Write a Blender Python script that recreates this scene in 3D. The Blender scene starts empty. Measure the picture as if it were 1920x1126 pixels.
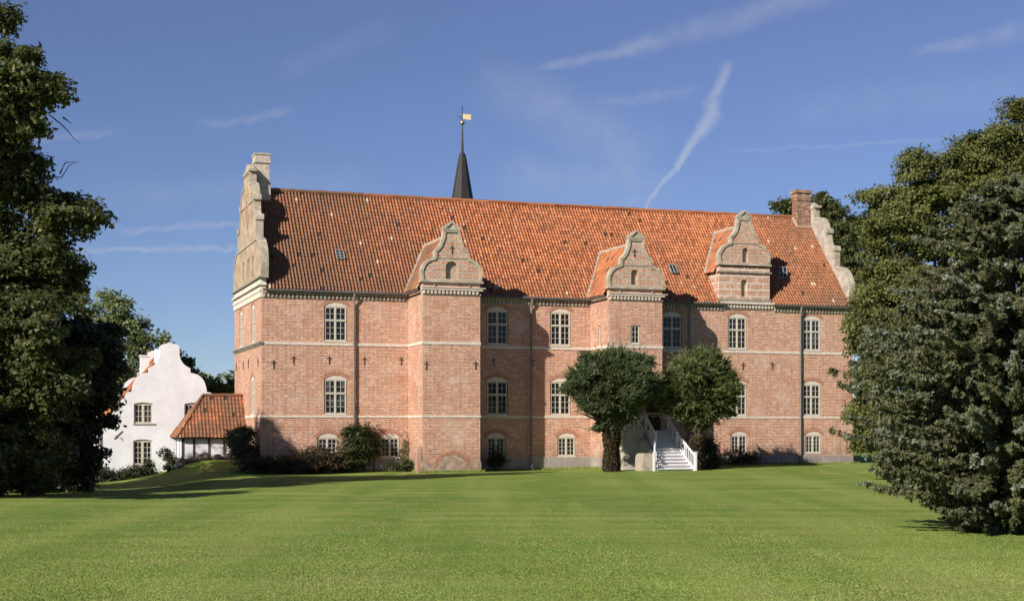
import bpy, bmesh, math, random
import numpy as np
from mathutils import Vector, Matrix
from mathutils.geometry import tessellate_polygon
R = math.radians
C = bpy.context.scene.collection
random.seed(7)
rng = np.random.default_rng(11)

# ------------------------------------------------------------------ camera, sun, sky, exposure
EYE = 2.96                                   # lens height above the lawn at the castle corner
FPX = 2721.0                                 # focal length in pixels of the 1920 px wide photograph
TH = R(18.872)                               # the facade's turn against the picture plane
cd = bpy.data.cameras.new('camera'); cam = bpy.data.objects.new('camera', cd); C.objects.link(cam)
cam.location = (0, 0, EYE); cam.rotation_euler = (R(90), 0, 0)
cd.sensor_width = 36; cd.lens = 36 * FPX / 1920; cd.shift_y = (800 - 563) / 1920
cd.clip_start = .5; cd.clip_end = 8000
bpy.context.scene.camera = cam

SUN_EL, SUN_AZ = R(29.2), R(58.5)            # elevation; angle to the left of the facade's normal
U2 = Vector((math.cos(TH), math.sin(TH), 0)); V2 = Vector((-math.sin(TH), math.cos(TH), 0))
sh = -math.sin(SUN_AZ) * U2 - math.cos(SUN_AZ) * V2
SUN = Vector((sh.x * math.cos(SUN_EL), sh.y * math.cos(SUN_EL), math.sin(SUN_EL)))
ld = bpy.data.lights.new('sun', 'SUN'); ld.energy = 5.0; ld.angle = R(.53); ld.color = (1, .93, .83)
lo = bpy.data.objects.new('sun', ld); C.objects.link(lo)
lo.rotation_euler = SUN.to_track_quat('Z', 'Y').to_euler(); lo.location = (-60, -60, 60)

sc = bpy.context.scene
sc.view_settings.view_transform = 'Standard'; sc.view_settings.look = 'None'
sc.view_settings.exposure = 0.5; sc.view_settings.gamma = 1
sc.cycles.max_bounces = 6; sc.cycles.transparent_max_bounces = 8

def px_dir(x, y):
    return Vector(((x - 960) / FPX, 1, (800 - y) / FPX)).normalized()

class NT:                                    # thin wrapper to write node trees briefly
    def __init__(s, tree): s.t = tree; s.n = tree.nodes; s.l = tree.links
    def new(s, kind, **kw):
        nd = s.n.new(kind)
        for k, v in kw.items():
            if k.startswith('i_'): nd.inputs[k[2:].replace('_', ' ')].default_value = v
            else: setattr(nd, k, v)
        return nd
    def put(s, sock, v):
        if isinstance(v, bpy.types.NodeSocket): s.l.new(v, sock)
        elif isinstance(v, (tuple, list, Vector)):
            v = tuple(v); n = len(sock.default_value)
            sock.default_value = v + (1,) if len(v) == 3 and n == 4 else v
        else: sock.default_value = v
    def m(s, op, a, b=None, c=None, clamp=False):
        nd = s.n.new('ShaderNodeMath'); nd.operation = op; nd.use_clamp = clamp
        for i, v in enumerate((a, b, c)):
            if v is not None: s.put(nd.inputs[i], v)
        return nd.outputs[0]
    def vm(s, op, a, b=None, scale=None):
        nd = s.n.new('ShaderNodeVectorMath'); nd.operation = op
        s.put(nd.inputs[0], a)
        if b is not None: s.put(nd.inputs[1], b)
        if scale is not None: s.put(nd.inputs['Scale'], scale)
        return nd.outputs['Value'] if op in ('DOT_PRODUCT', 'LENGTH') else nd.outputs[0]
    def mix(s, f, a, b, blend='MIX'):
        nd = s.n.new('ShaderNodeMix'); nd.data_type = 'RGBA'; nd.blend_type = blend
        s.put(nd.inputs[0], f); s.put(nd.inputs[6], a); s.put(nd.inputs[7], b)
        return nd.outputs[2]
    def noise(s, vec, scale, detail=3, rough=.55, out=0, dist=0):
        nd = s.n.new('ShaderNodeTexNoise'); s.put(nd.inputs['Vector'], vec)
        nd.inputs['Scale'].default_value = scale; nd.inputs['Detail'].default_value = detail
        nd.inputs['Roughness'].default_value = rough; nd.inputs['Distortion'].default_value = dist
        return nd.outputs[out]
    def ramp(s, f, a, b, lo=0., hi=1., smooth=True):
        nd = s.n.new('ShaderNodeMapRange'); nd.interpolation_type = 'SMOOTHSTEP' if smooth else 'LINEAR'
        s.put(nd.inputs[0], f); nd.inputs[1].default_value = a; nd.inputs[2].default_value = b
        nd.inputs[3].default_value = lo; nd.inputs[4].default_value = hi
        return nd.outputs[0]

world = bpy.data.worlds.new('World'); sc.world = world; world.use_nodes = True
def build_sky():
    t = NT(world.node_tree); t.n.clear()
    sky = t.new('ShaderNodeTexSky'); sky.sky_type = 'NISHITA'; sky.sun_disc = False
    sky.sun_elevation = SUN_EL; sky.sun_rotation = math.atan2(SUN.x, SUN.y)
    sky.air_density = .7; sky.dust_density = 0; sky.ozone_density = 4
    co = t.new('ShaderNodeTexCoord').outputs['Generated']
    wob = t.vm('SUBTRACT', t.noise(co, 22, 4, .6, 1), (.5, .5, .5))
    wob2 = t.vm('SUBTRACT', t.noise(co, 90, 3, .6, 1), (.5, .5, .5))
    d = t.vm('ADD', co, t.vm('ADD', t.vm('SCALE', wob, scale=.016), t.vm('SCALE', wob2, scale=.006)))
    fine = t.ramp(t.noise(co, 60, 5, .65), .25, .8, .35, 1)
    total = None
    def streak(ax, ay, bx, by, w0, w1, amount, soft=.25):     # a cirrus band along a great circle
        nonlocal total
        A, B = px_dir(ax, ay), px_dir(bx, by)
        n = A.cross(B).normalized(); tg = (B - A).normalized(); L = (B - A).length
        s0 = t.m('DIVIDE', t.m('SUBTRACT', t.vm('DOT_PRODUCT', d, tg), A.dot(tg)), L)
        w = t.m('MULTIPLY_ADD', s0, (w1 - w0) / FPX, w0 / FPX)
        ac = t.m('DIVIDE', t.m('ABSOLUTE', t.vm('DOT_PRODUCT', d, n)), w)
        f = t.m('MULTIPLY', t.ramp(ac, 0, 1, 1, 0), t.m('MULTIPLY', t.ramp(s0, 0, soft), t.ramp(s0, 1 - soft, 1, 1, 0)))
        f = t.m('MULTIPLY', f, amount)
        total = f if total is None else t.m('MAXIMUM', total, f)
    streak(1203, 395, 1292, 285, 6, 12, .62, .08); streak(1270, 312, 1345, 200, 10, 24, .62, .08)
    streak(1322, 232, 1372, 105, 22, 15, .5, .25)
    streak(960, 138, 1320, 62, 10, 26, .29); streak(1150, 100, 1620, -30, 26, 40, .24)
    streak(1690, 108, 1990, 45, 16, 34, .22); streak(1300, 294, 1990, 240, 5, 7, .16)
    streak(-60, 476, 560, 466, 9, 9, .34); streak(180, 432, 560, 425, 10, 9, .24); streak(0, 262, 250, 250, 12, 10, .16)
    streak(360, 232, 560, 205, 12, 12, .22); streak(1080, 196, 1340, 160, 14, 18, .16)
    streak(500, 150, 760, 40, 30, 40, .07); streak(1400, 220, 2000, 150, 50, 60, .1)
    streak(860, 120, 1260, 330, 60, 110, .2); streak(900, 330, 1300, 350, 60, 60, .18)
    streak(1060, 190, 1230, 420, 40, 90, .2); streak(100, 380, 760, 330, 40, 60, .1)
    cl = t.m('MULTIPLY', total, fine)
    el = t.new('ShaderNodeSeparateXYZ'); t.put(el.inputs[0], co)
    tint = t.mix(1, sky.outputs[0], t.mix(t.ramp(el.outputs[2], 0, .30, smooth=False), (.78, .76, .82), (1.13, .93, 1.01)), 'MULTIPLY')
    col = t.mix(cl, tint, (5.9, 6.1, 6.7))
    bg = t.new('ShaderNodeBackground'); t.put(bg.inputs[0], col); bg.inputs[1].default_value = .0707
    out = t.new('ShaderNodeOutputWorld'); t.l.new(bg.outputs[0], out.inputs[0])
build_sky()

# ------------------------------------------------------------------ coordinates
P0 = Vector(((490 - 960) / FPX * 92, 92, 0))                   # the castle's front left corner
def loc(u, v, z=0): return P0 + U2 * u + V2 * v + Vector((0, 0, z))
def uv_of(X, Y):
    d = Vector((X, Y, 0)) - P0
    return d.dot(U2), d.dot(V2)
def at(x, y, Y):                                              # the point a photograph pixel shows at distance Y
    return Vector(((x - 960) / FPX * Y, Y, EYE + (800 - y) / FPX * Y))
def ground_z(X, Y):
    X = np.asarray(X, float); Y = np.asarray(Y, float)
    dx, dy = X - P0.x, Y - P0.y
    u = dx * U2.x + dy * U2.y; v = dx * V2.x + dy * V2.y
    near = np.clip((Y - 55) / 35, 0, 1); near = near * near * (3 - 2 * near)
    z = .0066 * np.clip(u, 0, 60) * near
    ss = lambda x, lo_, hi: (lambda q: q * q * (3 - 2 * q))(np.clip((x - lo_) / (hi - lo_), 0, 1))
    z = z + .86 * ss(u, -6.0, -2.7) * (1 - ss(u, 3, 12)) * np.exp(-((v - 6.6) / 3.5) ** 2)
    z = z - .60 * near * (1 - ss(u, -9.5, -3.2))
    far = np.clip((np.hypot(X, Y) - 25) / 60, 0, 1)
    z = z + far * (.05 * np.sin(X * .21 + 1) * np.sin(Y * .17) + .03 * np.sin(X * .47 + Y * .31))
    return z

# ------------------------------------------------------------------ materials
def material(name):
    m = bpy.data.materials.new(name); m.use_nodes = True
    t = NT(m.node_tree); b = t.n['Principled BSDF']; b.inputs['Roughness'].default_value = .85
    b.inputs['Specular IOR Level'].default_value = .25
    return m, t, b
def bump(t, b, h, strength, dist):
    n = t.new('ShaderNodeBump'); n.inputs['Strength'].default_value = strength; n.inputs['Distance'].default_value = dist
    t.put(n.inputs['Height'], h); t.l.new(n.outputs[0], b.inputs['Normal'])
def objco(t): return t.new('ShaderNodeTexCoord').outputs['Object']
def uvco(t): return t.new('ShaderNodeTexCoord').outputs['UV']

def plain(name, col, rough=.8, var=.25, scale=3., metal=0, spec=.25, bmp=0):
    m, t, b = material(name)
    n = t.noise(objco(t), scale, 5, .65)
    f = t.ramp(n, .3, .72)
    lo_ = tuple(c * (1 - var) for c in col); hi = tuple(min(1, c * (1 + var * .7)) for c in col)
    t.put(b.inputs['Base Color'], t.mix(f, lo_, hi))
    b.inputs['Roughness'].default_value = rough; b.inputs['Metallic'].default_value = metal
    b.inputs['Specular IOR Level'].default_value = spec
    if bmp: bump(t, b, n, .6, bmp)
    return m

def brick_colour(t, uv, oc, tone=1.0):
    br = t.new('ShaderNodeTexBrick'); t.put(br.inputs['Vector'], uv)
    br.offset = .5; br.squash = .5; br.squash_frequency = 2; br.inputs['Scale'].default_value = 1
    br.inputs['Brick Width'].default_value = .285; br.inputs['Row Height'].default_value = .108
    br.inputs['Mortar Size'].default_value = .0185; br.inputs['Mortar Smooth'].default_value = .35
    br.inputs['Bias'].default_value = -.1
    t.put(br.inputs['Color1'], (.43 * tone, .172 * tone, .097 * tone)); t.put(br.inputs['Color2'], (.275 * tone, .115 * tone, .066 * tone))
    t.put(br.inputs['Mortar'], tuple(x * (1 if tone > .8 else tone * .75) for x in (.645, .46, .35)))
    # single bricks burnt darker or paler; stretcher and header courses alternate
    sx = t.new('ShaderNodeSeparateXYZ'); t.put(sx.inputs[0], uv)
    row = t.m('FLOOR', t.m('DIVIDE', sx.outputs[1], .108))
    odd = t.m('FLOORED_MODULO', row, 2); bw = t.m('MULTIPLY_ADD', odd, .1425, .1425)
    colx = t.m('FLOOR', t.m('DIVIDE', t.m('ADD', sx.outputs[0], t.m('MULTIPLY', t.m('SUBTRACT', 1, odd), .07125)), bw))
    cb = t.new('ShaderNodeCombineXYZ'); t.l.new(colx, cb.inputs[0]); t.l.new(row, cb.inputs[1])
    wn = t.new('ShaderNodeTexWhiteNoise'); wn.noise_dimensions = '2D'; t.l.new(cb.outputs[0], wn.inputs['Vector'])
    brickmask = t.m('SUBTRACT', 1, br.outputs['Fac'])
    c = br.outputs['Color']
    c = t.mix(t.m('MULTIPLY', brickmask, t.ramp(wn.outputs[0], .90, .97, 0, .8)), c, (.15, .10, .085))
    c = t.mix(t.m('MULTIPLY', brickmask, t.ramp(wn.outputs[0], .22, .16)), c, (.56, .31, .20))
    # lime bloom, damp and rusty patches
    big = t.noise(oc, .55, 5, .62); mid = t.noise(oc, 2.3, 4, .6)
    c = t.mix(t.m('MULTIPLY', t.ramp(big, .50, .72), t.ramp(mid, .3, .65, .2, .72)), c, (.60, .46, .37))
    c = t.mix(t.m('MULTIPLY', t.ramp(t.noise(oc, .9, 4, .6), .52, .75), .45), c, (.36, .13, .06))
    c = t.mix(t.ramp(t.noise(oc, 7, 4, .7), .55, .8, 0, .3), c, (.22, .15, .12))
    so = t.new('ShaderNodeSeparateXYZ'); t.put(so.inputs[0], oc)
    st = t.new('ShaderNodeMapping'); t.put(st.inputs[0], oc); st.inputs['Scale'].default_value = (2.2, 2.2, .16)
    run = t.noise(st.outputs[0], 1.0, 4, .65)                    # rain streaks
    c = t.mix(t.ramp(run, .55, .78, 0, .38), c, (.22, .14, .10)); c = t.mix(t.ramp(run, .42, .26, 0, .30), c, (.66, .50, .38))
    damp = t.m('MULTIPLY', t.ramp(t.m('ADD', so.outputs[2], t.m('MULTIPLY', mid, 2.2)), 1.6, 3.2, 1, 0), .5)
    c = t.mix(damp, c, (.20, .145, .11))
    return c, br.outputs['Fac']

def brick_mat(name, tone=1.0, pattern=None):
    m, t, b = material(name); uv = uvco(t); oc = objco(t)
    c, fac = brick_colour(t, uv, oc, tone)
    hgt = t.m('SUBTRACT', 1, fac)
    if pattern:                                               # plastered rustication over the brick
        w, h, ms, jc, off = pattern
        p = t.new('ShaderNodeTexBrick'); t.put(p.inputs['Vector'], uv); p.inputs['Scale'].default_value = 1
        p.offset = off
        p.inputs['Brick Width'].default_value = w; p.inputs['Row Height'].default_value = h
        p.inputs['Mortar Size'].default_value = ms; p.inputs['Mortar Smooth'].default_value = .15
        dirt = t.ramp(t.noise(oc, 4, 5, .65), .3, .7)
        j = t.mix(dirt, tuple(x * .75 for x in jc), jc)
        gone = t.ramp(t.noise(oc, 3.1, 4, .6), .62, .7)
        c = t.mix(t.m('MULTIPLY', p.outputs['Fac'], t.m('SUBTRACT', 1, t.m('MULTIPLY', gone, .7))), c, j)
    t.put(b.inputs['Base Color'], c); b.inputs['Roughness'].default_value = .9
    bump(t, b, hgt, .7, .012)
    return m

def tile_mat(name, weather):
    m, t, b = material(name); uv = uvco(t); oc = objco(t)
    wn = t.new('ShaderNodeTexWhiteNoise'); wn.noise_dimensions = '2D'; t.put(wn.inputs['Vector'], t.vm('FLOOR', uv))
    r = wn.outputs[0]
    rp = t.new('ShaderNodeValToRGB'); t.l.new(r, rp.inputs[0]); e = rp.color_ramp
    e.elements[0].position = 0; e.elements[0].color = (.22, .082, .040, 1)
    e.elements[1].position = 1; e.elements[1].color = (.47, .180, .082, 1)
    for p, col in ((.25, (.33, .115, .048, 1)), (.6, (.39, .138, .058, 1)), (.85, (.43, .165, .075, 1))):
        k = e.elements.new(p); k.color = col
    c = rp.outputs[0]
    sx = t.new('ShaderNodeSeparateXYZ'); t.put(sx.inputs[0], oc)
    n1 = t.noise(oc, .32, 5, .62); n2 = t.noise(oc, 3.5, 5, .7)
    if weather == 'main':                                     # lichen and soot on both ends of the old roof
        w = t.m('ADD', t.ramp(sx.outputs[0], 1, 19, .95, 0), t.ramp(sx.outputs[0], 33, 43, 0, .6))
        w = t.m('ADD', w, t.ramp(sx.outputs[2], 16.5, 11.6, -.05, .28))
        w = t.m('MULTIPLY', t.m('ADD', w, t.ramp(n1, .35, .7, -.15, .4)), t.ramp(n2, .2, .62, .5, 1), clamp=True)
    elif weather == 'old':
        w = t.m('MULTIPLY', t.ramp(t.noise(oc, .7, 5, .65), .34, .58, .25, 1.1), t.ramp(n2, .2, .55, .5, 1), clamp=True)
    else:
        w = t.m('MULTIPLY', t.ramp(n1, .4, .75, .05, .75), t.ramp(n2, .25, .65, .3, 1))
    c = t.mix(t.m('MULTIPLY', w, .85), c, (.150, .088, .055))
    c = t.mix(t.m('MULTIPLY', t.ramp(n2, .6, .78), .4), c, (.10, .085, .055))
    r2 = wn.outputs[1]; sr = t.new('ShaderNodeSeparateXYZ'); t.put(sr.inputs[0], r2)
    c = t.mix(t.m('GREATER_THAN', sr.outputs[1], .9925), c, (.045, .032, .026))
    c = t.mix(t.m('MULTIPLY', t.m('GREATER_THAN', sr.outputs[2], .988), t.ramp(w, .05, .5, .2, 1)), c, (.46, .33, .23))
    t.put(b.inputs['Base Color'], c); b.inputs['Roughness'].default_value = .8
    bump(t, b, t.noise(oc, 14, 4, .6), .35, .02)
    return m

def stone_mat(name, col, moss=.5, scale=2.0):
    m, t, b = material(name); oc = objco(t)
    n = t.noise(oc, scale, 6, .68); n2 = t.noise(oc, scale * 4.3, 4, .6)
    c = t.mix(t.ramp(n, .3, .7), tuple(x * .62 for x in col), tuple(min(1, x * 1.12) for x in col))
    geo = t.new('ShaderNodeNewGeometry'); sz = t.new('ShaderNodeSeparateXYZ'); t.put(sz.inputs[0], geo.outputs['Normal'])
    c = t.mix(t.m('MULTIPLY', t.ramp(n2, .45, .62), t.ramp(sz.outputs[2], -.1, .7, moss * .45, moss)), c, (.20, .19, .10))
    c = t.mix(t.m('MULTIPLY', t.ramp(t.noise(oc, scale * 2.1, 4, .6), .6, .72), moss * .75), c, (.30, .23, .055))
    t.put(b.inputs['Base Color'], c); b.inputs['Roughness'].default_value = .92
    bump(t, b, n2, .6, .03)
    return m

def granite_mat():
    m, t, b = material('granite blocks'); uv = uvco(t); oc = objco(t)
    br = t.new('ShaderNodeTexBrick'); t.put(br.inputs['Vector'], uv); br.inputs['Scale'].default_value = 1
    br.inputs['Brick Width'].default_value = 1.25; br.inputs['Row Height'].default_value = .93
    br.inputs['Mortar Size'].default_value = .03; br.inputs['Mortar Smooth'].default_value = .4
    t.put(br.inputs['Color1'], (.27, .22, .205)); t.put(br.inputs['Color2'], (.34, .30, .27)); t.put(br.inputs['Mortar'], (.46, .40, .34))
    n = t.noise(oc, 9, 5, .7); n1 = t.noise(oc, 1.2, 4, .6)
    c = t.mix(t.ramp(n, .35, .7, 0, .5), br.outputs[0], (.17, .145, .135))
    c = t.mix(t.ramp(n1, .5, .7, 0, .55), c, (.40, .36, .30))
    t.put(b.inputs['Base Color'], c); bump(t, b, n, .6, .04)
    return m

def leaf_mat(name, dark, light, other=None, trans=.25, rough=.55):
    m, t, b = material(name)
    a = t.new('ShaderNodeAttribute'); a.attribute_name = 'tint'
    sp = t.new('ShaderNodeSeparateXYZ'); t.l.new(a.outputs['Vector'], sp.inputs[0])
    c = t.mix(sp.outputs[0], dark, light)
    if other: c = t.mix(sp.outputs[1], c, other)
    t.put(b.inputs['Base Color'], c); b.inputs['Roughness'].default_value = rough
    b.inputs['Specular IOR Level'].default_value = .3
    tr = t.new('ShaderNodeBsdfTranslucent'); t.put(tr.inputs[0], t.mix(.5, c, (.16, .2, .02)))
    mx = t.new('ShaderNodeMixShader'); mx.inputs[0].default_value = trans
    t.l.new(b.outputs[0], mx.inputs[1]); t.l.new(tr.outputs[0], mx.inputs[2])
    t.l.new(mx.outputs[0], t.n['Material Output'].inputs[0])
    return m

def glass_mat():
    m, t, b = material('window glass')
    oi = t.new('ShaderNodeObjectInfo').outputs['Random']; t.put(b.inputs['Base Color'], t.mix(t.m('MULTIPLY', t.ramp(oi, .45, .95), t.ramp(t.noise(objco(t), 1.1, 2, .5), .42, .6)), (.016, .017, .021), (.075, .078, .088))); b.inputs['Roughness'].default_value = .06
    b.inputs['Specular IOR Level'].default_value = .32
    n = t.noise(objco(t), 1.4, 2, .5); bump(t, b, n, .45, .09)
    return m

def lawn_mat():
    m, t, b = material('mown lawn'); oc = objco(t)
    mp = t.new('ShaderNodeMapping'); t.put(mp.inputs[0], oc); mp.inputs['Rotation'].default_value = (0, 0, R(-15.7)); mp.inputs['Scale'].default_value = (.36, .022, 1)
    mp2 = t.new('ShaderNodeMapping'); t.put(mp2.inputs[0], oc); mp2.inputs['Rotation'].default_value = (0, 0, R(-6)); mp2.inputs['Scale'].default_value = (.035, .42, 1)
    stripe = t.m('MULTIPLY_ADD', t.noise(mp.outputs[0], 1.0, 3, .5, dist=.3), .55, t.m('MULTIPLY', t.noise(mp2.outputs[0], 1.0, 3, .5, dist=.3), .45))
    n0 = t.noise(oc, .09, 4, .55); n1 = t.noise(oc, .55, 5, .65); n2 = t.noise(oc, 5, 5, .7); n3 = t.noise(oc, 42, 3, .7)
    c = t.mix(t.ramp(stripe, .43, .57), (.148, .225, .038), (.268, .325, .078))
    c = t.mix(t.ramp(n1, .42, .72, 0, .75), c, (.285, .285, .088))
    c = t.mix(t.ramp(n0, .45, .68, 0, .5), c, (.180, .265, .045))
    c = t.mix(t.m('MULTIPLY', t.ramp(n1, .56, .74), t.ramp(n2, .4, .62, 0, .6)), c, (.38, .30, .14))
    c = t.mix(t.ramp(n2, .3, .75, .22, 0), c, (.105, .160, .028))
    c = t.mix(t.ramp(n3, .3, .7, .2, 0), c, (.09, .125, .026))
    t.put(b.inputs['Base Color'], c); b.inputs['Roughness'].default_value = .95; b.inputs['Specular IOR Level'].default_value = .08
    bump(t, b, t.m('ADD', n3, t.m('MULTIPLY', n2, .5)), .8, .035)
    return m

M = dict(
    brick=brick_mat('old red brick'),
    brick_rust=brick_mat('brick with grey plaster bands', .92, (.76, .40, .056, (.46, .39, .31), .5)),
    brick_white=brick_mat('brick with white joints', .95, (1.02, .47, .045, (.70, .62, .53), .5)),
    brick_dark=brick_mat('chimney brick', .56),
    arch=plain('arch brick', (.41, .20, .13), .9, .35, 9),
    tile=tile_mat('clay pantiles', 'main'), tile_new=tile_mat('orange pantiles', 'plain'), tile_old=tile_mat('mottled old pantiles', 'old'),
    stone=stone_mat('weathered grey stone', (.46, .395, .31), .40), ledge=stone_mat('dark weathered ledge', (.30, .28, .24), .6),
    gable=stone_mat('limewashed gable', (.43, .325, .228), .06, .9), cream=plain('cream limewash', (.66, .58, .48), .9, .2, 2),
    granite=granite_mat(), white=plain('white limewash', (.72, .71, .74), .9, .09, .9, bmp=.02), band=plain('white band', (.64, .55, .46), .9, .16, 3),
    zinc=plain('aged zinc', (.115, .105, .10), .6, .3, 4), pipe=plain('painted pipe', (.20, .17, .15), .6, .2, 5),
    iron=plain('dark iron', (.055, .05, .045), .7, .3, 8), frame=plain('stone coloured window paint', (.52, .475, .39), .6, .08, 4),
    niche=plain('old boards', (.40, .34, .25), .9, .25, 3), dark=plain('dark void', (.02, .018, .016), .9, .1),
    glass=glass_mat(), slate=plain('dark slate', (.036, .03, .03), .6, .5, 14, bmp=.05), gold=plain('gilded copper', (.88, .70, .36), .5, .06, 3, .15),
    copper=plain('dull copper', (.40, .27, .2), .42, .2, 3, .8),
    paint=plain('white paint', (.68, .66, .67), .55, .05, 5), timber=plain('tarred timber', (.075, .065, .058), .85, .35, 6),
    bark=plain('bark', (.10, .08, .06), .95, .4, 5, bmp=.05), plaster=plain('grey plaster', (.46, .42, .36), .95, .2, 1.6, bmp=.02),
    door=plain('dark stained door', (.05, .03, .022), .6, .3, 4), soil=plain('bare soil', (.07, .055, .04), .95, .3, 4),
    gable_rear=stone_mat('grey roughcast', (.47, .405, .335), .2, 1.6), lead=plain('weathered lead', (.27, .27, .26), .6, .25, 6), flank=stone_mat('old cream plaster', (.40, .345, .27), .25, 3), filling=plain('old brown plaster filling', (.34, .25, .19), .95, .4, 2.5, bmp=.03), boulder=plain('field stone', (.13, .105, .09), .9, .35, 3, bmp=.05), lawn=lawn_mat(),
    chim=stone_mat('weathered chimney plaster', (.52, .45, .37), .3, 2.2), mortar=plain('ridge mortar', (.50, .40, .32), .9, .25, 6),
)
M['oak'] = leaf_mat('broad leaves', (.062, .070, .020), (.160, .170, .048), (.21, .195, .06))
M['chestnut'] = leaf_mat('dark broad leaves', (.046, .053, .021), (.118, .130, .044), (.30, .31, .13), .4)
M['holly'] = leaf_mat('very dark leaves', (.024, .030, .016), (.056, .066, .030), (.08, .09, .04), .2)
M['yew'] = leaf_mat('yew needles', (.036, .054, .024), (.115, .150, .066), (.14, .16, .07), .2)
M['yew2'] = leaf_mat('lighter yew needles', (.042, .056, .020), (.150, .175, .058), (.18, .19, .07), .2)
M['spruce'] = leaf_mat('spruce needles', (.048, .053, .022), (.140, .148, .062), (.23, .27, .21), .15)
M['copper_leaf'] = leaf_mat('brown twigs and leaves', (.035, .024, .014), (.095, .065, .036), (.06, .07, .02), .15)
M['shrub'] = leaf_mat('shrub leaves', (.020, .027, .010), (.055, .062, .02), (.09, .07, .03), .2)
M['silver'] = leaf_mat('grey green leaves', (.035, .045, .022), (.11, .125, .06), (.16, .16, .09), .25)
M['pale'] = leaf_mat('light green leaves', (.11, .145, .065), (.26, .30, .12), (.29, .29, .12), .4)
M['blade'] = leaf_mat('grass blades', (.195, .270, .055), (.310, .375, .098), (.35, .32, .135), .3, .7)

# ------------------------------------------------------------------ mesh builder
class MB:
    def __init__(s): s.v = []; s.f = []; s.uv = []; s.mi = []; s.sm = []
    def face(s, pts, uv=None, mi=0, smooth=False):
        b = len(s.v); s.v += [tuple(p) for p in pts]; s.f.append(tuple(range(b, b + len(pts)))); s.uv.append(uv); s.mi.append(mi); s.sm.append(smooth)
    def box(s, x0, x1, y0, y1, z0, z1, mi=0):
        p = [(x, y, z) for z in (z0, z1) for y in (y0, y1) for x in (x0, x1)]
        for q in ((0, 2, 3, 1), (4, 5, 7, 6), (0, 1, 5, 4), (2, 6, 7, 3), (0, 4, 6, 2), (1, 3, 7, 5)): s.face([p[i] for i in q], mi=mi)
    def beam(s, a, b, w, h=None, mi=0, up=(0, 0, 1)):            # a square bar from a to b
        a, b = Vector(a), Vector(b); d = (b - a).normalized(); h = h or w
        upv = Vector(up)
        if abs(d.dot(upv)) > .98: upv = Vector((1, 0, 0))
        sd = d.cross(upv).normalized() * w / 2; tv = sd.cross(d).normalized() * h / 2
        q = [a - sd - tv, a + sd - tv, a + sd + tv, a - sd + tv]; r = [x + (b - a) for x in q]
        s.face(q[::-1], mi=mi); s.face(r, mi=mi)
        for i in range(4): s.face([q[i], q[(i + 1) % 4], r[(i + 1) % 4], r[i]], mi=mi)
    def tube(s, pts, rad, n=8, mi=0, cap=True):
        pts = [Vector(p) for p in pts]; rad = rad if isinstance(rad, (list, tuple)) else [rad] * len(pts)
        rings = []
        for i, p in enumerate(pts):
            d = (pts[min(i + 1, len(pts) - 1)] - pts[max(i - 1, 0)]).normalized()
            x = d.cross(Vector((0, 0, 1)) if abs(d.z) < .9 else Vector((1, 0, 0))).normalized(); y = d.cross(x)
            rings.append([p + (x * math.cos(2 * math.pi * k / n) + y * math.sin(2 * math.pi * k / n)) * rad[i] for k in range(n)])
        for i in range(len(pts) - 1):
            for k in range(n): s.face([rings[i][k], rings[i][(k + 1) % n], rings[i + 1][(k + 1) % n], rings[i + 1][k]], mi=mi, smooth=True)
        if cap: s.face(rings[0][::-1], mi=mi); s.face(rings[-1], mi=mi)
    def lathe(s, c, prof, n=12, mi=0, smooth=True):
        c = Vector(c); rings = [[c + Vector((r * math.cos(2 * math.pi * (k + .5) / n), r * math.sin(2 * math.pi * (k + .5) / n), z)) for k in range(n)] for r, z in prof]
        for i in range(len(prof) - 1):
            for k in range(n): s.face([rings[i][k], rings[i][(k + 1) % n], rings[i + 1][(k + 1) % n], rings[i + 1][k]], mi=mi, smooth=smooth)
    def wall(s, outer, holes, to3, depth, mi=0, reveal_mi=None):  # flat wall with openings and their reveals
        loops = [[Vector((a, b, 0)) for a, b in outer]] + [[Vector((a, b, 0)) for a, b in h] for h in holes]
        flat = [p for l in loops for p in l]
        for tri in tessellate_polygon(loops): s.face([to3(flat[i].x, flat[i].y, 0) for i in tri], mi=mi)
        for h in holes:
            for i in range(len(h)):
                (a, b), (c, d) = h[i], h[(i + 1) % len(h)]
                s.face([to3(a, b, 0), to3(c, d, 0), to3(c, d, depth), to3(a, b, depth)], mi=mi if reveal_mi is None else reveal_mi)
    def slab(s, poly, to3, d0, d1, mi=0, edge_mi=None):           # a flat outline given thickness
        pv = [Vector((a, b, 0)) for a, b in poly]
        for tri in tessellate_polygon([pv]):
            s.face([to3(*poly[i], d0) for i in tri], mi=mi); s.face([to3(*poly[i], d1) for i in tri][::-1], mi=mi)
        for i in range(len(poly)):
            a, b = poly[i], poly[(i + 1) % len(poly)]
            s.face([to3(*a, d0), to3(*b, d0), to3(*b, d1), to3(*a, d1)], mi=mi if edge_mi is None else edge_mi)
    def mesh(s, name, mats):
        me = bpy.data.meshes.new(name)
        me.from_pydata(s.v, [], s.f)
        for m in (mats if isinstance(mats, (list, tuple)) else [mats]): me.materials.append(m)
        me.polygons.foreach_set('material_index', s.mi); me.polygons.foreach_set('use_smooth', s.sm)
        ul = me.uv_layers.new(name='uv'); data = []
        for p, u in zip(me.polygons, s.uv):
            if u is not None: data += [c for q in u for c in q]; continue
            n = p.normal
            for i in p.vertices:
                x, y, z = s.v[i]
                if abs(n.z) > .8: data += [x, y]
                elif abs(n.x) > abs(n.y): data += [y, z]
                else: data += [x, z]
        ul.data.foreach_set('uv', data)
        me.update(); return me
    def build(s, name, mats, parent=None, loc=None, rz=0):
        return link(name, s.mesh(name, mats), parent, loc, rz)

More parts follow.
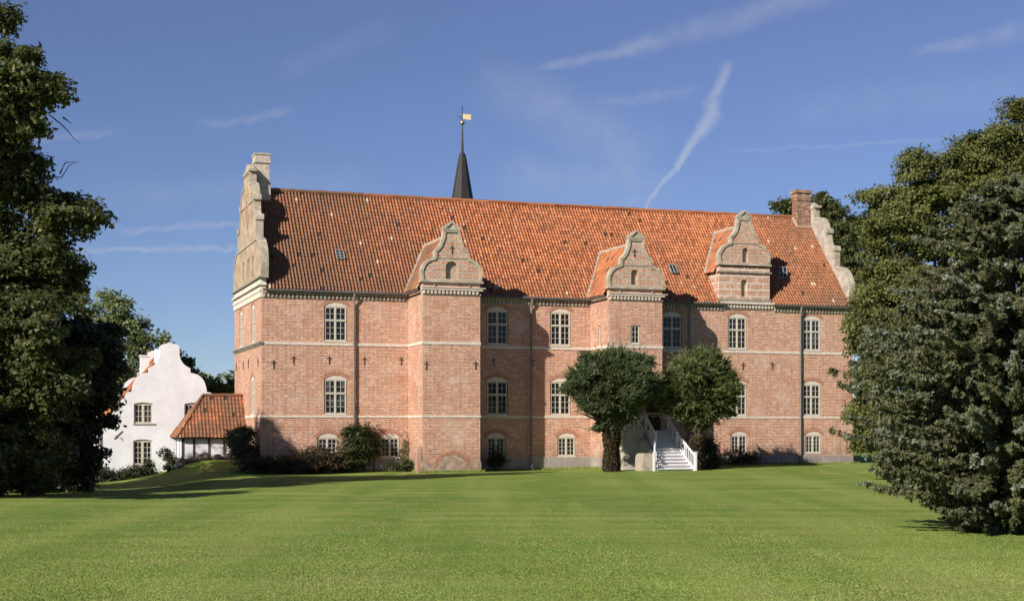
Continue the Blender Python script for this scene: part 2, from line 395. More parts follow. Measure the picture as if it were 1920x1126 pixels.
def weld(ob, dist=.0005):
    bm = bmesh.new(); bm.from_mesh(ob.data); bmesh.ops.remove_doubles(bm, verts=bm.verts, dist=dist)
    bm.to_mesh(ob.data); bm.free(); return ob
def link(name, me, parent=None, loc=None, rz=0):
    o = bpy.data.objects.new(name, me); C.objects.link(o)
    if parent: o.parent = parent
    if loc is not None: o.location = loc
    o.rotation_euler.z = rz
    return o
def tag(o, label=None, cat=None, group=None, kind=None):
    for k, v in (('label', label), ('category', cat), ('group', group), ('kind', kind)):
        if v: o[k] = v
    return o
def thing(name, label, cat, loc, rz=0, group=None):
    o = bpy.data.objects.new(name, None); C.objects.link(o); o.location = loc; o.rotation_euler.z = rz
    o.empty_display_size = .3
    return tag(o, label, cat, group)
def dup(o, parent, loc=None):
    c = o.copy(); C.objects.link(c); c.parent = parent
    if loc is not None: c.location = loc
    for ch in list(o.children): dup(ch, c)
    return c

# ------------------------------------------------------------------ ground
def build_lawn():
    def axis(lo_, a, b, hi, st):
        l = a - np.geomspace(1, a - lo_ + 1, 14)[::-1] + 1 - st; h = b + np.geomspace(1, hi - b + 1, 14) - 1 + st
        return np.concatenate([l, np.arange(a, b + st / 2, st), h])
    xs = axis(-1500, -45, 60, 1500, .75); ys = axis(-300, 15, 130, 3000, .75)
    X, Y = np.meshgrid(xs, ys); Z = ground_z(X, Y)
    nx, ny = len(xs), len(ys)
    co = np.stack([X, Y, Z], -1).reshape(-1, 3)
    idx = np.arange(nx * ny).reshape(ny, nx)
    f = np.stack([idx[:-1, :-1], idx[:-1, 1:], idx[1:, 1:], idx[1:, :-1]], -1).reshape(-1, 4)
    me = bpy.data.meshes.new('lawn'); me.from_pydata(co.tolist(), [], f.tolist()); me.materials.append(M['lawn'])
    me.polygons.foreach_set('use_smooth', [True] * len(f)); me.update()
    tag(link('lawn', me), 'wide mown green lawn in front of the castle', 'lawn', kind='structure')
build_lawn()

# ------------------------------------------------------------------ castle
castle = thing('castle', 'long red brick castle with pantiled roof, curved gables and two front towers', 'castle', P0, TH)
LEN, WID, EAVE, RIDGE = 43.05, 11.86, 11.62, 19.0
PITCH = (RIDGE - 11.55) / (WID / 2 + .35)
FRONT = lambda a, b, d: (a, d, b)                     # facade: d runs into the wall
def roof_z(v): return 11.55 + (v + .35) * PITCH
def arch_loop(u0, u1, z0, zs, z1, n=10):              # rectangle with a segmental head
    w = (u1 - u0) / 2; h = z1 - zs; r = (w * w + h * h) / (2 * h); cx = (u0 + u1) / 2; cz = z1 - r; a = math.asin(min(1, w / r))
    return [(u0, z0), (u1, z0)] + [(cx + r * math.sin(a - 2 * a * i / n), cz + r * math.cos(a - 2 * a * i / n)) for i in range(n + 1)]
def round_loop(u0, u1, z0, z1, n=10):                 # rectangle with a half round head
    r = (u1 - u0) / 2; return [(u0, z0), (u1, z0)] + [((u0 + u1) / 2 + r * math.cos(math.pi * i / n), z1 - r + r * math.sin(math.pi * i / n)) for i in range(n + 1)]

# the window kinds: width, frame height, arch rise, rows above and below the transom
KINDS = dict(tall=(1.42, 2.20, .30, 2, 3), low=(1.24, 1.25, .32, 0, 4), small=(.62, 1.22, 0, 0, 3), slit=(.34, 1.3, 0, 0, 3))
def window_meshes(kind):
    w, h, rise, up, dn = KINDS[kind]
    fr = MB(); d0, d1 = .05, .14; e = .052
    fr.box(-w / 2, -w / 2 + e, d0, d1, 0, h); fr.box(w / 2 - e, w / 2, d0, d1, 0, h)
    fr.box(-w / 2 + e, w / 2 - e, d0, d1, 0, e); fr.box(-w / 2 + e, w / 2 - e, d0, d1, h - e, h)
    mid = .042 if kind in ('tall', 'low') else 0
    if mid: fr.box(-mid, mid, d0 - .012, d1, e, h - e)
    zt = h * .60 if up else None
    halves = [(-w / 2 + e, -mid), (mid, w / 2 - e)] if mid else [(-w / 2 + e, w / 2 - e)]
    if zt:
        for a, b in halves: fr.box(a, b, d0 - .018, d1, zt - .04, zt + .04)
    for a, b in halves:
        for z0, z1, n in (((e, zt - .04, dn), (zt + .04, h - e, up)) if zt else ((e, h - e, dn),)):
            s = .036                                        # casement
            fr.box(a, a + s, d0 + .012, d1 - .005, z0, z1); fr.box(b - s, b, d0 + .012, d1 - .005, z0, z1)
            fr.box(a + s, b - s, d0 + .012, d1 - .005, z0, z0 + s); fr.box(a + s, b - s, d0 + .012, d1 - .005, z1 - s, z1)
            if kind != 'slit':
                c = (a + b) / 2; fr.box(c - .013, c + .013, d0 + .02, d1 - .012, z0 + s, z1 - s)
            for k in range(1, n):
                z = z0 + s + (z1 - z0 - 2 * s) * k / n
                if kind != 'slit':
                    fr.box(a + s, c - .013, d0 + .022, d1 - .014, z - .013, z + .013); fr.box(c + .013, b - s, d0 + .022, d1 - .014, z - .013, z + .013)
                else: fr.box(a + s, b - s, d0 + .022, d1 - .014, z - .013, z + .013)
    gl = MB(); gl.face([(-w / 2, .118, 0), (w / 2, .118, 0), (w / 2, .118, h), (-w / 2, .118, h)])
    hd = sl = ar = None
    if rise:
        hd = MB(); lp = arch_loop(-w / 2 - .05, w / 2 + .05, h + .004, h + .03, h + rise)
        hd.slab(lp, FRONT, .035, .16)
        ar = MB(); r0 = ((w / 2 + .05) ** 2 + rise ** 2) / (2 * rise); cz = h + rise - r0; a = math.asin(min(1, (w / 2 + .05) / r0)) * 1.08
        n = 17
        for i in range(n):
            t0 = -a + 2 * a * (i + .07) / n; t1 = -a + 2 * a * (i + .93) / n; q = []
            for r_, t_ in ((r0 + .02, t0), (r0 + .02, t1), (r0 + .27, t1), (r0 + .27, t0)): q.append((r_ * math.sin(t_), cz + r_ * math.cos(t_)))
            ar.slab(q, FRONT, -.004, .01)
    sl = MB(); sl.box(-w / 2 - .04, w / 2 + .04, -.04, .10, -.075, -.003)
    mk = lambda mb, nm, mt: mb.mesh(nm, mt) if mb else None
    return mk(fr, 'window', M['frame']), mk(gl, 'pane', M['glass']), mk(hd, 'arch_infill', M['band']), mk(sl, 'sill', M['band']), mk(ar, 'brick_arch', M['arch'])
WM = {k: window_meshes(k) for k in KINDS}
def opening(kind, c, z):
    w, h, rise, *_ = KINDS[kind]; w += .1
    return arch_loop(c - w / 2, c + w / 2, z - .003, z + h + .03, z + h + rise + .003) if rise else [(c - w / 2, z), (c + w / 2, z), (c + w / 2, z + h), (c - w / 2, z + h)]
def window(kind, parent, loc_, rz=0, arch=True):
    fr, gl, hd, sl, ar = WM[kind]
    o = link('window', fr, parent, loc_, rz); link('pane', gl, o)
    if hd: link('arch_infill', hd, o)
    if arch and ar: link('brick_arch', ar, o)
    if kind != 'slit': link('sill', sl, o)
    return o

TOPZ, MIDZ, LOWZ = 8.50, 3.80, 1.0
cols = [4.78, 15.76, 20.28, 28.60, 33.70, 39.68]
front_win = [('tall', c, TOPZ) for c in cols] + [('tall', c, MIDZ) for c in cols] + \
            [('low', 4.25, LOWZ), ('low', 8.37, LOWZ), ('low', 15.67, LOWZ), ('low', 20.72, LOWZ), ('low', 33.82, LOWZ + .1), ('low', 39.8, LOWZ + .1)]
def build_walls():
    w = MB()
    w.wall([(0, -.6), (LEN, -.6), (LEN, EAVE), (0, EAVE)], [opening(*a) for a in front_win], FRONT, .17)
    gab = lambda a, b, d: (d, a, b)
    gw = [('tall', 3.42, TOPZ), ('tall', 8.75, TOPZ), ('tall', 3.72, MIDZ)]
    w.wall([(0, -.6), (WID, -.6), (WID, EAVE), (0, EAVE)], [opening(*a) for a in gw], gab, .17)
    w.face([(LEN, 0, -.6), (LEN, WID, -.6), (LEN, WID, EAVE), (LEN, 0, EAVE)])
    w.face([(0, WID, -.6), (LEN, WID, -.6), (LEN, WID, EAVE), (0, WID, EAVE)])
    w.build('wall', M['brick'], castle)
    for k, c, z in front_win: window(k, castle, (c, 0, z))
    for k, c, z in gw: window(k, castle, (0, c, z), R(-90))
    # granite foot, white bands, dentil cornice
    p = MB(); p.box(-.06, LEN + .05, -.06, .3, -.5, .93); p.box(-.06, .3, .31, WID, -.5, .9); p.build('plinth', M['granite'], castle)
    for z0, z1 in ((8.20, 8.38), (3.57, 3.71)):
        for a, b in ((.0, 9.61), (13.44, 22.43), (26.27, LEN)): s = MB(); s.box(a, b, -.035, .1, z0, z1); s.build('string_course', M['band'], castle)
    s = MB(); s.box(-.035, .1, .12, WID, 3.56, 3.72); s.build('string_course', M['band'], castle)
    s = MB(); s.box(-.16, .1, -.10, WID + .1, 8.28, 8.40); s.box(-.08, .1, -.05, WID + .05, 8.16, 8.275); s.build('stone_ledge', M['ledge'], castle)
    for a, b in ((.05, 9.61), (13.44, 22.43), (26.27, 32.7), (36.5, LEN)):
        s = MB(); s.box(a, b, -.04, .1, 11.16, 11.23); s.box(a, b, -.15, .1, 11.47, 11.64)
        x = a + .06
        while x < b - .15: s.box(x, x + .13, -.12, .1, 11.235, 11.465); x += .26
        s.build('dentil_cornice', M['stone'], castle)
    s = MB(); s.box(-.07, .1, -.05, WID + .05, 11.2, 11.55); s.box(-.12, .1, -.08, WID + .08, 11.56, 11.75); s.box(-.05, .3, -.03, WID + .03, 11.76, 12.4)
    s.box(-.2, .3, -.14, WID + .14, 11.95, 12.06); s.build('gable_cornice', M['cream'], castle)
    s = MB(); s.box(-.2, .42, -.28, WID + .28, 12.41, 12.52); s.build('stone_ledge', M['ledge'], castle)
build_walls()

def tile_patch(name, parent, O, dU, dS, lenU, lenS, mat, tw=.225, tl=.34, amp=.062, keep=None, sag=.0):
    O, dU, dS = Vector(O), Vector(dU).normalized(), Vector(dS).normalized(); N = dU.cross(dS).normalized()
    if N.z < 0: N = -N
    ncol = int(lenU / tw + .5); nrow = int(lenS / tl + .5); per = 6
    xs = np.arange(ncol * per + 1) * (lenU / (ncol * per)); ph = (np.arange(ncol * per + 1) % per) / per
    prof = amp * (np.cos(2 * np.pi * ph) * .8 + .3 * np.cos(4 * np.pi * ph + .9))
    V, F, UV = [], [], []
    tw2, tl2 = lenU / ncol, lenS / nrow
    for k in range(nrow):
        jit = np.repeat(rng.normal(0, .006, ncol + 1), per)[:len(xs)]
        for e in (0, 1):
            s = k * tl2 + e * (tl2 + .035) + (rng.normal(0, .006, ncol + 1).repeat(per)[:len(xs)] if e == 0 else 0)
            h = prof + jit + (.034 if e == 0 else 0) - sag * np.sin(np.pi * np.clip(xs / lenU, 0, 1)) + .015 * np.sin(xs * .9 + k * .2) + .02 * np.sin(xs * .31 + 1.3 + k * .07)
            P = np.array(O)[None] + xs[:, None] * np.array(dU)[None] + np.broadcast_to(np.asarray(s, float), xs.shape)[:, None] * np.array(dS)[None] + h[:, None] * np.array(N)[None]
            V.append(P)
        b = 2 * k * len(xs); i = np.arange(len(xs) - 1)
        q = np.stack([b + i, b + i + 1, b + len(xs) + i + 1, b + len(xs) + i], -1)
        c0 = (i // per + .02 + .96 * (i % per) / per); c1 = (i // per + .02 + .96 * (i % per + 1) / per)
        uv = np.stack([np.stack([c0, np.full_like(c0, k + .1)], -1), np.stack([c1, np.full_like(c0, k + .1)], -1), np.stack([c1, np.full_like(c0, k + .9)], -1), np.stack([c0, np.full_like(c0, k + .9)], -1)], 1)
        F.append(q); UV.append(uv)
    V = np.concatenate(V); F = np.concatenate(F); UV = np.concatenate(UV)
    if keep is not None:
        mk = keep(V[F].mean(1)); F, UV = F[mk], UV[mk]
    me = bpy.data.meshes.new(name); me.from_pydata(V.tolist(), [], F.tolist()); me.materials.append(mat)
    me.polygons.foreach_set('use_smooth', [True] * len(F))
    ul = me.uv_layers.new(name='uv'); ul.data.foreach_set('uv', UV.reshape(-1).tolist()); me.update()
    return link(name, me, parent)

def ridge_row(mb, a, b, r=.13, step=.36, sag=0):
    a, b = Vector(a), Vector(b); n = max(1, int((b - a).length / step)); d = (b - a) / n
    for i in range(n):
        j = Vector((0, 0, random.uniform(-.015, .02) - sag * math.sin(math.pi * i / n)))
        mb.tube([a + d * i + j, a + d * (i + 1.06) + j], [r, r * .88], 8)

def build_roof():
    k = math.hypot(1, PITCH); ls = (WID / 2 + .35) * k
    inside_t = lambda P: ~(((np.abs(P[:, 0] - 11.53) < 1.75) | (np.abs(P[:, 0] - 24.36) < 1.75)) & (P[:, 1] < .1))
    rf = tile_patch('roof', castle, (.34, -.2, 11.55 + .15 * PITCH), (1, 0, 0), (0, 1, PITCH), LEN - .68, ls - .15 * k, M['tile'], keep=inside_t, sag=.07)
    b = MB(); b.face([(.34, WID + .35, 11.55), (LEN - .34, WID + .35, 11.55), (LEN - .34, WID / 2, RIDGE), (.34, WID / 2, RIDGE)])
    b.face([(.34, 0, 11.3), (LEN - .34, 0, 11.3), (LEN - .34, WID / 2, RIDGE - .35), (.34, WID / 2, RIDGE - .35)]); b.build('rear_roof', M['tile_new'], castle)
    r = MB(); ridge_row(r, (.34, WID / 2, RIDGE - .01), (LEN - .34, WID / 2, RIDGE - .01), sag=.06, r=.155); r.build('ridge', M['tile'], rf)
    for a, b_ in ((.2, 9.45), (13.6, 22.3), (26.45, 32.6), (36.45, LEN)):
        g = MB(); g.tube([(a, -.30, 11.64), (b_, -.30, 11.62)], .08, 10)
        g.box(a, b_, -.24, .08, 11.66, 11.69); g.build('gutter', M['zinc'], castle)
    for u in (5.96, 18.12, 29.86, 38.67):
        d = MB(); d.tube([(u, -.30, 11.6), (u, -.30, 11.42), (u, -.19, 11.1), (u, -.15, 10.95), (u, -.15, .35), (u, -.17, .1)], .07, 8)
        for z in (10.6, 8.6, 6.4, 4.2, 2.1): d.tube([(u, -.15, z), (u, -.15, z + .12)], .085, 8); d.beam((u, -.15, z + .05), (u, .02, z + .05), .03)
        d.build('downpipe', M['pipe'], castle)
    s = MB(); s.tube([(18.12, -.18, .42), (18.14, -.2, .16), (18.22, -.34, .02), (18.25, -.4, -.02)], .085, 8); s.build('drain_shoe', M['paint'], castle)
    # skylights
    n = Vector((0, -PITCH, 1)).normalized(); sd = Vector((0, 1, PITCH)).normalized()
    for u, v, wd, ht, rows, tilt in ((5.47, 1.93, .52, .78, 3, 0), (29.54, 1.85, .50, .80, 1, 0), (38.2, 1.78, .62, .80, 2, .55)):
        O = Vector((u, v, roof_z(v))) + n * .08; up = sd; nn = n
        if tilt: up = (sd * math.cos(tilt) + n * math.sin(tilt)); nn = Vector((1, 0, 0)).cross(up)
        O = O - sd * ht / 2
        X = Vector((1, 0, 0)); f = MB()
        for x in (-wd / 2, 0, wd / 2): f.beam(O + X * x, O + X * x + up * ht, .055, .07, up=nn)
        for i in range(rows + 1): f.beam(O - X * wd / 2 + up * ht * i / rows, O + X * wd / 2 + up * ht * i / rows, .05, .066, up=nn)
        if tilt:
            B = O - n * .06
            for x in (-wd / 2, wd / 2): f.beam(B + X * x, B + X * x + sd * ht, .05, .1, up=n); f.beam(O + X * x + up * ht * .8, B + X * x + sd * ht * .8, .02)
        o = f.build('skylight', M['lead'], castle)
        g = MB(); g.face([O - X * wd / 2 - nn * .01, O + X * wd / 2 - nn * .01, O + X * wd / 2 + up * ht - nn * .01, O - X * wd / 2 + up * ht - nn * .01]); g.build('pane', M['glass'], o)
build_roof()

def mirror(half): return [(-d, z) for d, z in half] + [(d, z) for d, z in half[::-1]]
def ribbon(mb, poly, to3, d0, d1, w, mi=0):            # moulded coping along an outline (in the plane, w wide)
    n = len(poly); P = [Vector((a, b, 0)) for a, b in poly]; L = []
    for i in range(n):
        t = (P[min(i + 1, n - 1)] - P[max(i - 1, 0)]).normalized(); L.append(Vector((-t.y, t.x, 0)))
    for i in range(n - 1):
        a0, a1 = P[i] + L[i] * .04, P[i] - L[i] * w; b0, b1 = P[i + 1] + L[i + 1] * .04, P[i + 1] - L[i + 1] * w
        T = lambda p, d: to3(p.x, p.y, d)
        mb.face([T(a0, d0), T(b0, d0), T(b1, d0), T(a1, d0)], mi=mi); mb.face([T(a0, d1), T(b0, d1), T(b1, d1), T(a1, d1)], mi=mi)
        mb.face([T(a0, d0), T(b0, d0), T(b0, d1), T(a0, d1)], mi=mi); mb.face([T(a1, d0), T(b1, d0), T(b1, d1), T(a1, d1)], mi=mi)

def curve(pts, n=4):                                   # Catmull-Rom through the points, corners kept where doubled
    out = []
    for i in range(len(pts) - 1):
        p0, p1, p2, p3 = (Vector((*pts[max(0, min(len(pts) - 1, j))], 0)) for j in (i - 1, i, i + 1, i + 2))
        for k in range(n):
            t = k / n
            q = .5 * ((2 * p1) + (-p0 + p2) * t + (2 * p0 - 5 * p1 + 4 * p2 - p3) * t * t + (-p0 + 3 * p1 - 3 * p2 + p3) * t ** 3)
            out.append((q.x, q.y))
    out.append(pts[-1]); return out

# one small Dutch gable: outline relative to its base ledge
S_HALF = curve([(1.93, 0), (2.02, .35), (1.97, .72), (1.75, 1.08), (1.42, 1.32), (1.12, 1.40)], 3) + [(1.10, 1.42), (1.10, 1.86)] + \
         curve([(1.06, 1.86), (.85, 2.08), (.68, 2.38), (.57, 2.75), (.52, 3.18)], 3)
ANCHOR = None
def anchor_mesh():
    a = MB(); a.box(-.017, .017, -.05, .0, -.29, .26); a.tube([(-.16, -.03, .02), (-.13, -.03, .12), (-.05, -.03, .10), (0, -.03, 0)], .014, 5)
    a.tube([(.16, -.03, .02), (.13, -.03, .12), (.05, -.03, .10), (0, -.03, 0)], .014, 5); return a.mesh('wall_anchor', M['iron'])
ANCHOR = anchor_mesh()
for u, z in ((.77, 6.96), (2.04, 7.26), (4.35, 7.29), (6.66, 7.29), (9.12, 7.29), (15.51, 7.35), (18.3, 7.31), (34.12, 7.3), (36.47, 7.35)): link('wall_anchor', ANCHOR, castle, (u, 0, z))
for v, z in ((1.2, 7.1), (5.2, 7.2), (7.6, 7.2), (10.9, 7.2)): link('wall_anchor', ANCHOR, castle, (0, v, z), R(-90))

def crown_cap(mb, c, z, d0, d1, w=.55, h=.40):         # the small pediment that tops a gable
    to = lambda a, b, d: (c + a, d, b)
    mb.box(c - w - .02, c + w + .02, d0 - .10, d1 + .06, z, z + .10)
    mb.slab([(-w, z + .101), (w, z + .101), (0, z + h + .08)], to, d0 - .03, d1)
    for s in (-1, 1):
        mb.slab([(s * (w + .06), z + .102), (s * (w + .02), z + .19), (0, z + h + .19), (0, z + h + .07), (s * (w - .13), z + .102)][::s], to, d0 - .11, d1 + .07)

def small_gable(parent, c, v0, zb, mat, niche, coping_part='coping', inner=True):
    hf = [(d, zb + z) for d, z in S_HALF]; prof = mirror(hf)
    to = lambda a, b, d: (c + a, v0 + d, b)
    g = MB(); nl = round_loop(niche[0], niche[1], niche[2], niche[3]) if niche else None
    g.wall(prof[::-1], [nl] if nl else [], to, .24, 0)
    pv = [Vector((a, b, 0)) for a, b in prof]
    for tri in tessellate_polygon([pv]): g.face([to(*prof[i], .36) for i in tri])
    for i in range(len(prof) - 1): g.face([to(*prof[i], 0), to(*prof[i + 1], 0), to(*prof[i + 1], .36), to(*prof[i], .36)])
    o = g.build('gable', mat, parent)
    cp = MB(); ribbon(cp, prof, to, -.07, .42, .135); crown_cap(cp, c, zb + 3.18, v0, v0 + .36)
    cp.box(c - 2.08, c + 2.08, v0 - .14, v0 + .4, zb - .16, zb - .003)
    ledge = [(-1.1, 1.40), (1.1, 1.40), (1.1, 1.47), (-1.1, 1.47)]
    cp.slab([(a, zb + b) for a, b in ledge], to, -.04, .02)
    cp.build(coping_part, M['stone'], o)
    if niche:
        bk = MB(); bk.slab(nl, to, .235, .26); bk.build('niche_back', M['niche'], o)
    return o

def front_tower(u0, u1, vt, anchors, win):
    c = (u0 + u1) / 2; w = MB(); SIDE = lambda a, b, d: (u0 + d, a, b)
    holes = []; sides = []
    if win: holes.append(opening('small', 24.33, 8.5)); sides.append(opening('slit', vt + 1.75, 8.45))
    sides.append(opening('slit', vt + 1.2, 4.25)) if not win else sides.append([(vt + 1.75, 1.35), (vt + 2.1, 1.35), (vt + 2.1, 1.95), (vt + 1.75, 1.95)])
    zt = 12.1
    w.wall([(u0, -.6), (u1, -.6), (u1, zt), (u0, zt)], holes, lambda a, b, d: (a, vt + d, b), .15)
    w.wall([(vt, -.6), (0, -.6), (0, 11.7), (vt, 11.7)], sides, SIDE, .15)
    w.face([(u1, vt, -.6), (u1, 0, -.6), (u1, 0, 11.7), (u1, vt, 11.7)])
    w.face([(u0, vt, 11.7), (u0, vt + .4, 11.7), (u0, vt + .4, zt), (u0, vt, zt)]); w.face([(u1, vt, 11.7), (u1, vt + .4, 11.7), (u1, vt + .4, zt), (u1, vt, zt)])
    tw = w.build('tower_wall', M['brick'], castle)
    if win:
        window('small', castle, (24.33, vt, 8.5)); window('slit', castle, (u0, vt + 1.75, 8.45), R(-90))
        b = MB(); b.box(u0 + .1, u0 + .14, vt + 1.7, vt + 2.15, 1.3, 2.0); b.build('vent', M['frame'], tw)
    else: window('slit', castle, (u0, vt + 1.2, 4.25), R(-90))
    for z0, z1 in ((8.20, 8.38), (3.57, 3.71)):
        s = MB(); s.slab([(u0 - .035, -.036), (u0 - .035, vt - .035), (u1 + .035, vt - .035), (u1 + .035, vt + .1), (u0 + .1, vt + .1), (u0 + .1, -.036)], lambda a, b, d: (a, b, d), z0, z1); s.build('string_course', M['band'], tw)
    d = MB(); d.box(u0 - .02, u1 + .03, vt - .05, vt + .1, 11.36, 11.43); d.box(u0 - .1, u1 + .12, vt - .2, vt + .1, 11.64, 11.78); d.box(u0 - .14, u1 + .3, vt - .26, vt + .1, 11.782, 11.83)
    x = u0 + .02
    while x < u1 - .1: d.box(x, x + .13, vt - .15, vt + .1, 11.435, 11.635); x += .25
    d.build('dentil_cornice', M['band'], tw)
    for x in (u0 + .75, u1 - .75): e = MB(); e.box(x - .05, x + .05, vt - .1, vt + .05, 11.85, 12.1); e.build('corbel', M['ledge'], tw)
    for x, z in anchors: link('wall_anchor', ANCHOR, castle, (x, vt, z))
    p = MB(); p.box(u0 - .05, u1 + .05, vt - .05, vt + .1, -.5, .75); p.box(u0 - .05, u0 + .1, vt + .101, -.07, -.5, .9); p.box(u1 - .1, u1 + .05, vt + .101, -.07, -.5, .9); p.build('plinth', M['granite'] if win else M['filling'], tw)
    # saddle roof running back into the main roof
    half = (u1 - u0) / 2 + .22; zr = 15.2; ze = 11.72; L = math.hypot(half, zr - ze); vlen = 6.35
    for s in (-1, 1):
        keep = lambda P, s=s: P[:, 2] > roof_z(P[:, 1]) - .12
        r = tile_patch('tower_roof', castle, (c + s * half, vt + .34, ze), (0, 1, 0), (-s * half, 0, zr - ze), vlen, L, M['tile_new' if win else 'tile_old'], keep=keep)
    rr = MB(); ridge_row(rr, (c, vt + .34, zr + .02), (c, vt + vlen + .2, zr + .02)); rr.build('ridge', M['mortar'], r)
    # lead and mortar valley
    vl = MB(); pts = []
    for i in range(12):
        f = i / 11; x = c - half + half * f; z = ze + (zr - ze) * f; v = (z - 11.55) / PITCH - .35; pts.append(Vector((x - .08, v - .03, z + .07 + random.uniform(-.015, .02))))
    for a, b in zip(pts[:-1], pts[1:]): vl.beam(a, b + (b - a) * .05, random.uniform(.10, .17), .05, up=(0, -1, .8))
    vl.build('valley', M['stone'], r)
    g = MB(); g.tube([(u0 - .27, vt + .2, 11.62), (u0 - .27, -.30, 11.60)], .075, 8); g.build('gutter', M['zinc'], castle); g = MB(); g.tube([(u1 + .27, vt - .05, 11.62), (u1 + .27, -.30, 11.60)], .075, 8); g.build('gutter', M['zinc'], castle)
    return tw
t1 = front_tower(9.61, 13.44, -3.51, ((9.85, 6.88), (13.12, 6.92)), False)
t2 = front_tower(22.43, 26.27, -3.41, (), True)
g1 = small_gable(castle, 11.525, -3.55, 12.28, M['brick_rust'], (-.40, .40, 12.36, 13.5))
g2 = small_gable(castle, 24.35, -3.45, 12.28, M['brick_rust'], (-.36, .14, 12.42, 13.42))
link('wall_anchor', ANCHOR, castle, (11.52, -3.56, 14.25)); link('wall_anchor', ANCHOR, castle, (24.2, -3.46, 14.55))
# walled-up cellar arch and wedge buttress on the first tower
def cellar_arch():
    a = MB(); n = 19; cx, cz, v = 11.55, .35, -3.566
    for i in range(n):
        t0 = math.pi * (i + .08) / n; t1_ = math.pi * (i + .92) / n
        a.slab([(cx + r * math.cos(t), cz + r * math.sin(t) * .85) for r, t in ((1.0, t0), (1.0, t1_), (1.27, t1_), (1.27, t0))], FRONT, v - .01, v + .1)
    o = a.build('blind_arch', M['arch'], t1)
    f = MB(); f.slab([(cx + .99 * math.cos(math.pi * i / 14), .1 + .25 + .84 * math.sin(math.pi * i / 14)) for i in range(15)] + [(cx - .99, -.4), (cx + .99, -.4)], FRONT, v - .006, v + .08); f.build('arch_filling', M['filling'], o)
    b = MB(); b.slab([(-3.5, -.4), (-3.0, -.4), (-3.05, .8), (-3.5, 1.75)], lambda a_, b_, d: (9.56 - d, a_, b_), 0, .28); b.build('buttress', M['brick'], t1)
cellar_arch()

def wall_dormer():
    c, v0 = 34.2, -.10; u0, u1 = 32.2, 36.2; ns = round_loop(c - .27, c + .22, 12.2, 13.42)
    w = MB(); w.wall([(u0, 11.8), (u1, 11.8), (u1, 14.3), (u0, 14.3)], [ns], lambda a, b, d: (a, v0 + d, b), .24)
    for x in (u0, u1): w.face([(x, v0, 11.8), (x, 2.6, 11.8), (x, 2.6, 14.3), (x, v0, 14.3)])
    o = w.build('dormer_wall', M['brick_white'], castle)
    b = MB(); b.slab(ns, lambda a, b_, d: (a, v0 + d, b_), .235, .27); b.build('niche_back', M['niche'], o)
    d = MB(); d.box(u0 + .1, u1 + .35, -.26, .1, 11.66, 11.80); x = u0 + .35
    d.box(u0 + .3, u1 + .25, -.05, .05, 11.30, 11.40)
    while x < u1 + .2: d.box(x, x + .13, -.17, .05, 11.405, 11.655); x += .25
    d.build('dentil_cornice', M['band'], o)
    d = MB(); d.box(u0 - .06, u1 + .1, v0 - .06, v0 + .2, 11.82, 12.02); d.box(u0 - .1, u1 + .1, v0 - .12, v0 + .3, 13.86, 13.97); d.build('stone_ledge', M['ledge'], o)
    small_gable(castle, c, v0, 14.55, M['brick_rust'], (-.16, .30, 14.62, 15.66))
    half = (u1 - u0) / 2 + .2; zr, ze = 17.25, 13.9; L = math.hypot(half, zr - ze)
    for s in (-1, 1):
        r = tile_patch('dormer_roof', castle, (c + s * half, v0 + .34, ze), (0, 1, 0), (-s * half, 0, zr - ze), 4.4, L, M['tile_new'], keep=lambda P: P[:, 2] > roof_z(P[:, 1]) - .12)
    rr = MB(); ridge_row(rr, (c, v0 + .34, zr + .02), (c, 4.5, zr + .02)); rr.build('ridge', M['mortar'], r)
    vl = MB(); pts = []
    for i in range(11):
        f = i / 10; x = c - half + half * f; z = ze + (zr - ze) * f; v = (z - 11.55) / PITCH - .35; pts.append(Vector((x - .08, v - .03, z + .08 + random.uniform(-.02, .02))))
    for a, b_ in zip(pts[:-1], pts[1:]): vl.beam(a, b_ + (b_ - a) * .05, random.uniform(.12, .2), .06, up=(0, -1, .8))
    vl.build('valley', M['stone'], r)
wall_dormer()

